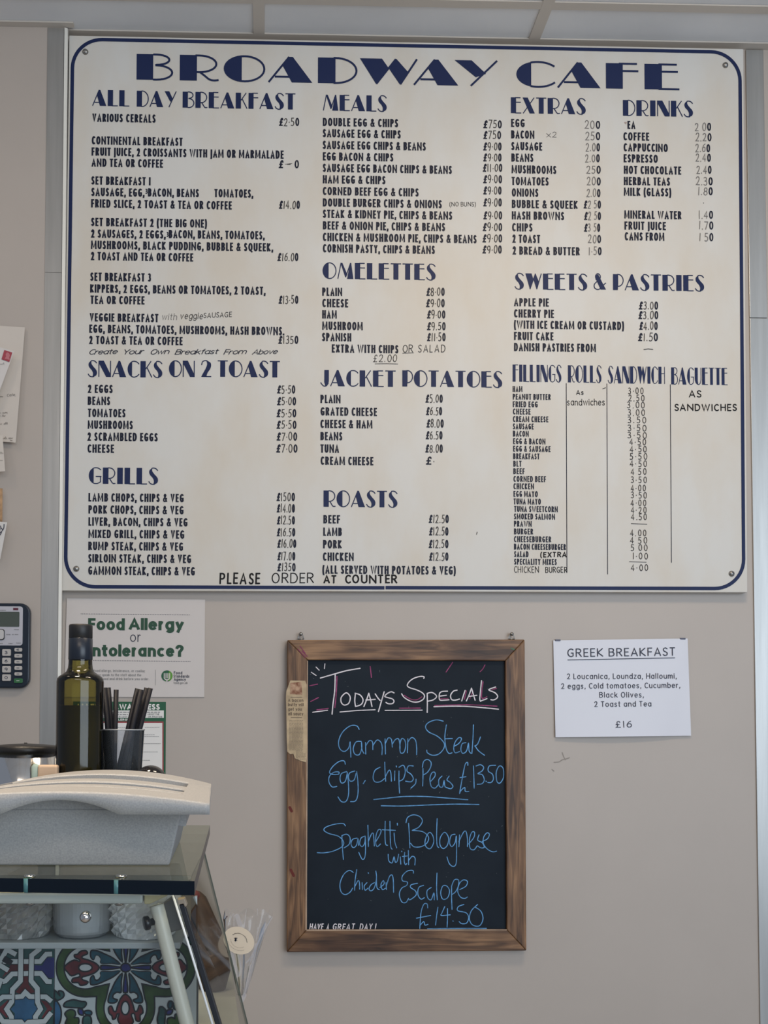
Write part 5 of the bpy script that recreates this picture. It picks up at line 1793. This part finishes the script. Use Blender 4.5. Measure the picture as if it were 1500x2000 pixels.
tpoly(mb, c, [(-HALF, -HALF), (HALF, -HALF), (HALF, HALF), (-HALF, HALF)], 4, .0002, False)
for vs in (1,):
    def cellv(pts, m, lift):
        for sgn in (1, -1):
            tpoly(mb, c, [(sgn * (x + 157), vs * (y - 330)) for x, y in pts], m, lift + (.00001 if vs < 0 else 0), line=False)
    cellv([(265, 395), (325, 395), (330, 510), (400, 590), (350, 607), (295, 545), (235, 610), (190, 590), (265, 500)], 5, .0003)
    cellv([(5, 770), (110, 675), (122, 700), (75, 770), (118, 850), (100, 868)], 5, .0003)
    cellv([(590, 770), (520, 690), (460, 678), (530, 770), (470, 862), (490, 868)], 5, .0003)
    cellv([(270, 290), (330, 290), (328, 365), (272, 365)], 5, .0003)
    cellv([(140, 300), (225, 300), (222, 362), (130, 372), (45, 440), (80, 380)], 5, .0003)
    cellv([(385, 305), (470, 310), (520, 225), (600, 225), (600, 440), (520, 440), (465, 362), (385, 356)], 6, .0003)
    star = []
    for i in range(16):
        r = 150 if i % 2 == 0 else 112
        star.append((290 + r * math.cos(i * PI / 8 + PI / 2), 772 + r * math.sin(i * PI / 8 + PI / 2)))
    cellv(star, 7, .0003)
    cellv([(30, 20), (95, 130), (60, 175), (0, 180)], 1, .0003)
    straps = [[(-150, 265), (330, 265)], [(330, 265), (450, 265), (515, 188), (600, 185)], [(-150, 392), (60, 478), (85, 470), (155, 397), (330, 392)], [(330, 392), (460, 392), (530, 478), (600, 480)],
              [(470, -60), (440, 135), (360, 200), (357, 470), (425, 550), (428, 700)], [(245, 0), (245, 470), (160, 560), (155, 690), (100, 770), (152, 850), (155, 900)],
              [(190, 642), (262, 635), (297, 592), (345, 637), (515, 640), (600, 690)], [(428, 660), (430, 700), (462, 770), (408, 850), (415, 944)],
              [(-100, 760), (60, 640), (155, 640)], [(0, 806), (62, 900), (185, 905), (255, 905), (292, 950), (335, 908), (395, 905), (505, 900), (600, 806)]]
    lattice = [[(5, 300), (95, 135), (195, 190)], [(20, 300), (115, 358)], [(60, 230), (150, 285)], [(30, 470), (0, 560)]]
    for i, st in enumerate(straps + lattice):
        for sgn in ((1, -1) if i < len(straps) else (1,)):
            pts = []
            for x, y in st:
                X, Y = sgn * (x + 157), -vs * (y - 330)
                pts.append((max(-HALF + 24, min(HALF - 24, X)) * U, max(-HALF, min(HALF, Y)) * U))
            o = Vector((c.x, yt - .0005 - i * .00006 - (.00002 if vs < 0 else 0) - (.00001 if sgn < 0 else 0), c.z))
            mb.m = 1
            ribbon(mb, pts, o + Vector((0, .00003, 0)), VX, VZ, 64 * U)
            mb.m = 0
            ribbon(mb, pts, o, VX, VZ, 50 * U)
mb.build('tile', TILEM, tp, clean=False)['label'] = 'glazed tile with white interlaced straps and blue stars'
mb = MB()
mb.box((-.62, YD(.99), 0.02), (PD(386, 1900, 1.10).x, YD(1.24), tz0 - .021))
mb.build('base_cabinet', mat('cabinet_side', (.20, .20, .19), .5), case)

# ------------------------------------------------------------------ bowls in the case
crystal = clear('cut_crystal', (.90, .91, .91), .06, 2.2, haze=.70, hazecol=(.97, .97, .97))
plastic = clear('clear_plastic', (.90, .92, .93), .10, 1.6, haze=.34, hazecol=(.88, .90, .92))
def facet(i, h):
    return 1.0
amber_crystal = clear('cut_crystal_over_nuts', (.88, .86, .82), .06, 2.2, haze=.28, hazecol=(.88, .88, .86))
def crystal_bowl(px, label, rad, cm=None):
    p = PY(px, 1841, YD(1.032))
    o = thing('crystal_bowl', label, 'bowl', (p.x, p.y, sh_z + .0004), 'cut bowls on the shelf of the display case')
    n, nh, H = 40, 9, .048
    rows = []
    for j in range(nh + 1):
        h = H * j / nh
        rb = rad * (.86 + .14 * math.sin(min(1, h / .03) * PI / 2))
        row = []
        for i in range(n):
            r = rb
            if 0 < j < nh:
                r += .0030 if (i + 2 * j) % 4 == 0 else (-.0022 if (i + 2 * j) % 4 == 2 else .0)
            a = 2 * PI * i / n
            row.append((p.x + r * math.cos(a), p.y + r * math.sin(a), sh_z + .0004 + h))
        rows.append(row)
    mb = MB()
    mb.grid(rows, True)
    mb.face(rows[0][::-1])
    mb.build('bowl', cm or crystal, o)
    mb = MB()
    mb.lathe([(rad + .0005, H), (rad + .001, H + .0015), (rad - .001, H + .002), (rad - .002, H)], (p.x, p.y, sh_z + .0004), 40)
    mb.build('rim', plastic, o)
    return p
pb = crystal_bowl(38, 'diamond-cut clear bowl with brown contents at the left end of the case shelf', .0335, amber_crystal)
crystal_bowl(283, 'pale diamond-cut clear bowl behind the slanted cream post', .0345)
mb = MB()
for k in range(80):
    a, r = random.uniform(0, 2 * PI), .022 * math.sqrt(random.random())
    z = sh_z + .008 + random.uniform(0, .032)
    cc = Vector((pb.x + r * math.cos(a), pb.y + r * math.sin(a), z))
    s = random.uniform(.004, .0065)
    mb.lathe([(s * math.cos(t), s * math.sin(t)) for t in [PI / 2 - i * PI / 6 for i in range(7)]], cc, 8, (random.uniform(-1, 1), random.uniform(-1, 1), random.uniform(-1, 1)))
sw = mb.build('brown_nuts', mat('brown_nut', (.19, .105, .05), .5, var=.5, scale=80), None)
tag(sw, 'brown nuts heaped inside the left diamond-cut bowl', 'nuts')
sw['kind'] = 'stuff'
p = PY(160, 1841, YD(1.03))
tub = thing('plastic_tub', 'plain clear plastic tub between the two diamond-cut bowls behind the dome nut', 'tub', (p.x, p.y, sh_z + .0004))
mb = MB()
rr = .0295
mb.lathe([(0, .0006), (rr * .80, .0006), (rr * .93, .004), (rr * .97, .012), (rr, .045), (rr * .985, .045), (rr * .955, .013), (rr * .90, .006), (0, .003)], (p.x, p.y, sh_z + .0004), 48, None, lambda i, h: 1 + .012 * math.cos(8 * 2 * PI * i / 48))
mb.smooth = True
mb.build('body', plastic, tub)
mb = MB()
mb.lathe([(rr * 1.0, .044), (rr * 1.04, .045), (rr * 1.04, .048), (rr * .98, .048)], (p.x, p.y, sh_z + .0004), 40)
mb.build('rim', plastic, tub)

# ------------------------------------------------------------------ speckled plastic box on the glass
speck = mat('speckled_grey_plastic', (0.315, 0.315, 0.315), 0.55, col2=(0.42, 0.415, 0.405), scale=620, ramp=(.30, .70), detail=3)
bxc = PD(117, 1546, .98).x
hw = PD(409.5, 1580, .98).x - bxc
box = thing('plastic_box', 'speckled grey plastic box with a curved slatted lid standing on the glass top', 'box', (bxc, YD(1.14), zg + .0004))
zlb = PD(320, 1591, .98).z
wt, wb = PD(358, 1591, 1.025).x - bxc, PD(333, 1697, 1.03).x - bxc
y0, y1 = YD(1.025), YD(1.27)
zb = zg + .0004
mb = MB()
ztop = zlb + .002
P = []
for z, w, yy0, yy1 in ((zb, wb, y0 + .010, y1 - .010), (zlb, wt, y0, y1), (ztop, wt + .0005, y0, y1)):
    P.append([(bxc - w, yy0, z), (bxc + w, yy0, z), (bxc + w, yy1, z), (bxc - w, yy1, z)])
mb.grid(P, True)
mb.face(P[0][::-1])
mb.face(P[-1])
tubmb = mb
zf0, zf1 = PD(117, 1546, .98).z, PD(405, 1569.5, .98).z
zk0, zk1 = PD(117, 1503, 1.30).z, PD(408, 1531, 1.30).z
ya, yb = YD(.98), YD(1.30)
def zl(x, y):
    t = min(1, abs((x - bxc) / hw))
    f = zf0 - (zf0 - zf1) * t * t
    k = zk0 - (zk0 - zk1) * t * t
    return f + (k - f) * (y - ya) / (yb - ya)
aw = PD(231, 1590, .98).x - bxc
def taper(mb):
    # the box narrows towards the back
    mb.v = [(bxc + (x - bxc) * (1 - .105 * (y - ya) / (yb - ya)), y, z) for x, y, z in mb.v]
rows = []
for i in range(25):
    x = bxc - aw * 1.05 + 2.1 * aw * i / 24
    rows.append([(x, y0 + .0008, zlb - .002), (x, y0 + .0008, zl(x, ya) - .0086), (x, y0 + .006, zl(x, ya) - .0086), (x, y0 + .006, zlb - .002)])
tubmb.grid(rows, True)
taper(tubmb)
tubmb.build('tub', speck, box, bevel=.007, seg=4)
def slab(mb, xa, xb, da, db, top=0.0, th=.006, n=28):
    """curved bar following the lid's surface"""
    ys = (YD(da), YD(db))
    rows = []
    e = min(.0016, (ys[1] - ys[0]) * .3)
    for i in range(n + 1):
        x = xa + (xb - xa) * i / n
        b0, b1 = max(zl(x, ys[0]) + top - th, zlb + .0006), max(zl(x, ys[1]) + top - th, zlb + .0006)
        rows.append([(x, ys[0], b0), (x, ys[0], zl(x, ys[0]) + top - e), (x, ys[0] + e, zl(x, ys[0] + e) + top), (x, ys[1] - e, zl(x, ys[1] - e) + top), (x, ys[1], zl(x, ys[1]) + top - e), (x, ys[1], b1)])
    mb.grid(rows, True)
    mb.face(rows[0][::-1])
    mb.face(rows[-1])
sx1 = PD(369, 1555, 1.10).x
sx0 = 2 * bxc - sx1
mb = MB()
for da, db, dz in ((1.072, 1.098, -.002), (1.12, 1.16, -.0006)):
    slab(mb, sx0 - .002, sx1 + .002, da, db, dz, .012)
slats = mb
mb = MB()
slab(mb, bxc - hw + .0005, bxc + hw - .0005, .982, 1.045, 0, .008)
slab(mb, bxc - hw + .0003, bxc + hw - .0003, 1.225, 1.30, 0, .0295)
slab(mb, bxc - hw + .0007, sx0, 1.043, 1.227, -.0001, .028, 8)
slab(mb, sx1, bxc + hw - .0007, 1.043, 1.227, -.0001, .028, 8)
slab(mb, sx0 - .004, sx1 + .004, 1.04, 1.23, -.030, .003)
# front apron with the arched cut-out
arch_w = PD(231, 1590, .98).x - bxc
za = PD(117, 1562.5, .98).z
n = 56
rows = []
for i in range(n + 1):
    x = bxc - hw + 2 * hw * i / n
    s = abs(x - bxc) / arch_w
    zbm = zlb if s >= 1 else zlb + (za - zlb) * (1 - s ** 2.0)
    yy = ya
    rows.append([(x, ya, zbm), (x, ya, zl(x, ya) - .0018), (x, ya + .0018, zl(x, ya)), (x, ya + .006, zl(x, ya)), (x, ya + .006, zbm)])
mb.smooth = True
mb.grid(rows, True)
mb.smooth = False
mb.face(rows[0][::-1])
mb.face(rows[-1])
# side and back aprons
for sgn in (-1, 1):
    xa_, xb_ = sorted((bxc + sgn * hw, bxc + sgn * (hw - .006)))
    mb.hexa([(xa_, ya + .003, zlb), (xb_, ya + .003, zlb), (xb_, yb, zlb + .004), (xa_, yb, zlb + .004), (xa_, ya + .003, zl(xa_, ya) - .001), (xb_, ya + .003, zl(xb_, ya) - .001), (xb_, yb, zl(xb_, yb) - .001), (xa_, yb, zl(xa_, yb) - .001)])
taper(mb)
mb.build('lid', speck, box)
taper(slats)
ob = slats.build('slat', speck, [c_ for c_ in box.children if c_.name.startswith('lid')][0] if box.children else None)

# ------------------------------------------------------------------ bottle
bp = PY(155, 1503, YD(1.35))
bottle = thing('oil_bottle', 'dark green glass oil bottle with black cap standing behind the speckled box', 'bottle', (bp.x, bp.y, zg + .0003))
def bz(py):
    return PY(155, py, YD(1.35)).z - (zg + .0003)
k = 1.35 / 2000
oc = (bp.x, bp.y, zg + .0003)
mb = MB()
mb.lathe([(0, .0015), (40 * k, .0002), (44 * k, .003), (45.3 * k, .008), (45.5 * k, bz(1332)), (44.5 * k, bz(1327)), (41.5 * k, bz(1322)), (34 * k, bz(1317)), (27 * k, bz(1312)), (24 * k, bz(1305)), (23 * k, bz(1296)), (22.6 * k, bz(1285))], oc, 48)
olive = clear('olive_bottle_glass', (.50, .46, .20), .07, 1.1, ior=1.5)
mb.build('glass_body', olive, bottle)
mb = MB()
mb.lathe([(0, .006), (39.5 * k, .006), (41.5 * k, .009), (41.8 * k, bz(1380)), (41 * k, bz(1378.5)), (0, bz(1378.5))], oc, 40)
mb.build('oil', clear('dark_oil', (.30, .27, .10), .05, .3, haze=.6, hazecol=(.13, .12, .055)), bottle)
mb = MB()
mb.lathe([(22.9 * k, bz(1289)), (23.4 * k, bz(1288)), (23.2 * k, bz(1248)), (22 * k, bz(1247))], oc, 36)
mb.build('neck_sleeve', mat('navy_sleeve', (.010, .015, .026), .3), bottle)
mb = MB()
mb.lathe([(22 * k, bz(1247.2)), (22.8 * k, bz(1246.5)), (22.8 * k, bz(1223)), (21.5 * k, bz(1220.3)), (0, bz(1220))], oc, 36)
mb.build('cap', mat('cap_black', (.010, .010, .011), .45), bottle)

# ------------------------------------------------------------------ cup and straws
cd = 1.385
ct = PY(239, 1424, YD(cd))
kk = cd / 2000
cup = thing('clear_cup', 'clear plastic cup holding black straws right of the oil bottle', 'cup', (ct.x, ct.y, zg + .0003))
ch = ct.z - zg - .0003
cupm = clear('cup_plastic', (.90, .91, .93), .05, 1.2, haze=.06, hazecol=(.6, .65, .7))
mb = MB()
mb.lathe([(0, .0006), (31 * kk, .0006), (32 * kk, .002), (42.5 * kk, ch - .002), (43.3 * kk, ch - .0008), (43 * kk, ch), (42 * kk, ch - .0006), (31.4 * kk, .003), (0, .002)], (ct.x, ct.y, zg + .0003), 44)
mb.build('body', cupm, cup)
mb = MB()
mb.lathe([(43.0 * kk, ch), (43.9 * kk, ch - .0006), (43.9 * kk, ch - .0014), (43 * kk, ch - .0018)], (ct.x, ct.y, zg + .0003), 44)
mb.build('rim', plastic, cup)
stm = [mat('black_straw', (.006, .007, .012), .5, spec=.25), mat('straw_inner', (.55, .53, .48), .7)]
spots = ['leftmost black straw, half hidden by the oil bottle neck side', 'black straw leaning left next to the leftmost one', 'short black straw standing alone in the middle of the cup', 'leftmost black straw of the right-leaning bunch', 'black straw second from the left in the right-leaning bunch', 'black straw second from the right in the right-leaning bunch', 'rightmost black straw of the right-leaning bunch']
for i, (tx, ty, rx_, dd) in enumerate(((203.5, 1343, 210, -.004), (211.5, 1343, 218.5, .004), (227, 1347, 225, -.002), (268.5, 1345, 250, -.004), (275.5, 1346.5, 258, -.010), (286.5, 1343.5, 266, .003), (294, 1344, 273, -.005))):
    a = PY(tx, ty, YD(cd) + dd)
    b = PY(rx_, 1424, YD(cd) + dd)
    dv = (b - a)
    e = a + dv * ((zg + .005 - a.z) / dv.z)
    lim = .016
    if abs(e.x - ct.x) > lim:
        pass
    ax = (a - e).normalized()
    L = (a - e).length
    mb = MB()
    mb.lathe([(.0024, 0), (.0034, 0), (.0034, L)], e, 14, ax)
    mb.m = 1
    mb.lathe([(.0034, L), (.0027, L + .00005), (.0026, 0.0)], e, 14, ax)
    s = mb.build('drinking_straw', stm)
    tag(s, spots[i], 'straw', 'black straws in the clear cup')

# ------------------------------------------------------------------ other things on the glass top
p = PY(294.5, 1510, YD(1.36))
pot = thing('pepper_pot', 'glossy black domed pot right of the straws behind the speckled box', 'pot', (p.x, p.y, zg + .0003))
zt = PY(294, 1494.5, YD(1.36)).z - zg - .0003
r = 28.5 * 1.36 / 2000
mb = MB()
mb.lathe([(r * math.cos(a), zt - r * .86 + r * .86 * math.sin(a)) for a in [PI / 2 - i * PI / 20 for i in range(11)]] + [(r * .96, zt - r), (r * .9, zt - r * 1.05)], (p.x, p.y, zg + .0003), 36)
mb.build('dome', mat('gloss_black', (.006, .004, .004), .08, coat=.5), pot)
mb = MB()
mb.lathe([(r * .9, zt - r * 1.05), (r * .92, zt - r * 1.2), (r * .95, .004), (r * .9, 0), (0, 0)], (p.x, p.y, zg + .0003), 36)
mb.build('base', M['black'], pot)

p = PY(50, 1472, YD(1.46))
can = thing('canister', 'round steel canister with a black lid left of the oil bottle', 'canister', (p.x, p.y, zg + .0003))
kk2 = 1.46 / 2000
zz = lambda py: PY(50, py, YD(1.46)).z - zg - .0003
mb = MB()
mb.lathe([(0, 0), (60 * kk2, 0), (61 * kk2, .002), (61 * kk2, zz(1473)), (58 * kk2, zz(1472))], (p.x, p.y, zg + .0003), 48)
mb.build('body', M['chrome'], can)
mb = MB()
mb.lathe([(60 * kk2, zz(1474)), (65 * kk2, zz(1471)), (65 * kk2, zz(1459)), (60 * kk2, zz(1456)), (30 * kk2, zz(1453)), (0, zz(1452))], (p.x, p.y, zg + .0003), 48)
ld = mb.build('lid', mat('lid_black', (.010, .009, .009), .4), can)
mb = MB()
mb.lathe([(3 * kk2, zz(1453)), (3 * kk2, zz(1450.5)), (0, zz(1450))], (p.x, p.y, zg + .0003), 16)
mb.build('lid_knob', M['black'], ld)

a, b = PY(73, 1494, YD(1.315)), PY(112, 1495, YD(1.315))
pk = thing('paper_packet', 'small peach paper packet with a pale teal end left of the bottle base', 'packet', (a.x, a.y, zg + .0003))
mb = MB()
mb.box((a.x, a.y, zg + .0003), (b.x, a.y + .014, a.z))
mb.build('wrapper', mat('peach_paper', (.62, .44, .30), .7), pk, bevel=.003, seg=3)
mb = MB()
q = PY(66, 1492, YD(1.315))
mb.lathe([(0, 0), (.0052, 0), (.0055, q.z - zg - .004), (.003, q.z - zg - .0008), (0, q.z - zg - .0003)], (q.x + .001, q.y + .007, zg + .0003), 18)
mb.build('teal_end', mat('pale_teal_paper', (.32, .42, .38), .7), pk)

# ------------------------------------------------------------------ worktop behind, reflection shape and cellophane bag
wz = PD(440, 1930, 1.6).z
poly = [PZ(a, b, wz) for a, b in ((395, 1922), (452, 1894), (472, 2030))]
poly = [Vector((-.6, poly[0].y - .02, wz)), poly[0], poly[1], poly[2], Vector((-.6, poly[2].y, wz))]
wk = thing('worktop', 'grey-green worktop seen low through the slanted side glass', 'worktop', (-.2, YD(1.55), 0))
mb = MB()
mb.prism(poly, (0, 0, -.03))
mb.build('slab', mat('worktop_grey', (.40, .42, .39), .45, var=.04), wk)
mb = MB()
cx = sum((p.x for p in poly)) / 5
mb.prism([Vector((cx + (p.x - cx) * .95, YD(1.55) + (p.y - YD(1.55)) * .9, wz - .0305)) for p in poly], (0, 0, -(wz - .0305)))
mb.build('carcass', mat('worktop_base', (.25, .25, .24), .6), wk)

sp = PD(410, 1912, 1.60)
reflection_shape = thing('brown_reflection', 'dark brown sack on the worktop behind the slanted side glass', 'reflection_shape', (sp.x, sp.y, wz + .0004))  # added solid imitating a dark brown reflection in the side glass
secs = [(1913, 390, 442, .026), (1893, 380, 450, .034), (1860, 376, 444, .036), (1815, 370, 430, .034), (1780, 366, 416, .030), (1752, 366, 402, .022), (1742, 370, 392, .012)]
rows = []
for py, xa, xb, dp in secs:
    A, B = PD(xa, py, 1.60), PD(xb, py, 1.60)
    c = (A + B) / 2
    hwid = (B.x - A.x) / 2
    z = wz + .0004 if py == 1913 else c.z
    rows.append([(c.x + hwid * math.cos(t) * (1 + .05 * math.cos(5 * t + py)), c.y + dp * math.sin(t), z) for t in [2 * PI * i / 28 for i in range(28)]])
mb = MB()
mb.smooth = True
mb.grid(rows, True)
mb.smooth = False
mb.face(rows[0][::-1])
mb.face(rows[-1])
mb.build('body', mat('reflection_brown', (.060, .040, .028), .5, var=.5, scale=14), reflection_shape)
mb = MB()
c = PD(377, 1748, 1.575)
mb.lathe([(.011 * math.cos(a), .008 * math.sin(a)) for a in [PI / 2 - i * PI / 10 for i in range(11)]], c, 20)
mb.build('red_patch', mat('dull_red', (.20, .035, .04), .6), reflection_shape)  # red part of the imitated reflection

film = clear('cellophane', (.95, .95, .95), .12, 1.0, haze=.07, hazecol=(.75, .75, .75))
crease = clear('cellophane_crease', (.93, .93, .94), .10, 1.6, haze=.26, hazecol=(.78, .76, .80))
bs = PD(462, 1962, 1.56)
bag = thing('cellophane_bag', 'clear cellophane bag with a round cream bee sticker beside the slanted glass', 'bag', (bs.x, bs.y, wz + .0004))
secs = [(1966, 462, 475, .006), (1940, 463, 482, .009), (1900, 456, 494, .011), (1860, 447, 506, .013), (1820, 438, 520, .013), (1795, 436, 528, .010), (1782, 440, 532, .005)]
rows = []
for py, xa, xb, dp in secs:
    A, B = PD(xa, py, 1.56), PD(xb, py, 1.56)
    c = (A + B) / 2
    hwid = (B.x - A.x) / 2
    z = wz + .0006 if py == 1966 else c.z
    rows.append([(c.x + hwid * math.cos(t) * (1 + .03 * math.cos(6 * t + py * .05)), c.y + dp * math.sin(t) * (1 + .4 * math.cos(7 * t)), z + (.006 * math.sin(5 * t) if py == 1782 else 0)) for t in [2 * PI * i / 40 for i in range(40)]])
mb = MB()
mb.smooth = True
mb.grid(rows, True)
mb.smooth = False
mb.face(rows[0][::-1])
mb.build('film', film, bag)
mb = MB()
for st, w in (([(532, 1791), (512, 1825), (500, 1850), (486, 1885)], .0016), ([(519, 1804), (504, 1842), (490, 1870), (481, 1880)], .0026), ([(500, 1845), (492, 1890), (484, 1925), (476, 1945)], .0042), ([(490, 1885), (480, 1930), (474, 1955)], .0026),
              ([(445, 1806), (456, 1785), (457, 1808)], .0014), ([(481, 1777), (477, 1811)], .0011), ([(504, 1811), (501, 1835)], .0014), ([(452, 1862), (458, 1885), (465, 1903)], .0060), ([(465, 1865), (470, 1890), (468, 1904), (462, 1908)], .0030), ([(463, 1789), (470, 1810)], .0070), ([(478, 1945), (472, 1955)], .0056), ([(503, 1775), (503, 1788)], .0010)):
    ps = smooth([(PD(a, b, 1.538).x, PD(a, b, 1.538).z) for a, b in st], 4)
    ribbon(mb, ps, Vector((0, YD(1.538), 0)), VX, VZ, w, cap='round')
mb.build('crease', crease, bag, clean=False)
mb = MB()
sc_ = PD(466.5, 1837, 1.534)
q = 1.534 / 2000
def spt(a, r=1.0, lift=0.0):
    x, z = 31 * q * r * math.cos(a), 25.5 * q * r * math.sin(a)
    tl = math.radians(-28)
    return sc_ + Vector((x * math.cos(tl) - z * math.sin(tl), -lift, x * math.sin(tl) + z * math.cos(tl)))
mb.prism([spt(i * PI / 24) for i in range(48)], (0, .0004, 0))
stk = mb.build('sticker', mat('cream_sticker', (.68, .58, .46), .6), bag)
mb = MB()
for i in range(26):
    a = math.radians(20 + i * 5.6)
    p0, p1 = spt(a, .50, .0004), spt(a + .02, .50 + random.uniform(.03, .07), .0004)
    ribbon(mb, [(p0.x, p0.z), (p1.x, p1.z)], Vector((0, p0.y, 0)), VX, VZ, .0006)
for row, (rr_, a0, a1) in enumerate(((.52, 200, 330), (.72, 215, 320))):
    a = a0
    while a < a1:
        p0, p1 = spt(math.radians(a), rr_, .0004), spt(math.radians(a + 4), rr_, .0004)
        mb.m = 1
        ribbon(mb, [(p0.x, p0.z), (p1.x, p1.z)], Vector((0, p0.y, 0)), VX, VZ, .0009)
        a += random.uniform(6, 9)
mb.m = 0
bc = PD(460.5, 1834.5, 1.534)
o = Vector((0, bc.y - .0006, 0))
for dx, dz, ra, rb_ in ((0, .0020, .0009, .0008), (0, .0006, .0012, .0010), (-.0003, -.0014, .0013, .0018)):
    mb.face([Vector((bc.x + dx + ra * math.cos(t * PI / 8), bc.y - .0006, bc.z + dz + rb_ * math.sin(t * PI / 8))) for t in range(16)])
for sx in (-1, 1):
    for yy in (.0014, .0004, -.0006):
        ribbon(mb, [(bc.x, bc.z + yy), (bc.x + sx * .0026, bc.z + yy + (.001 if yy > 0 else -.001))], o, VX, VZ, .0005)
mb.build('sticker_print', [M['print'], mat('faint_brown_ink', (.38, .31, .25), .6)], stk, clean=False)
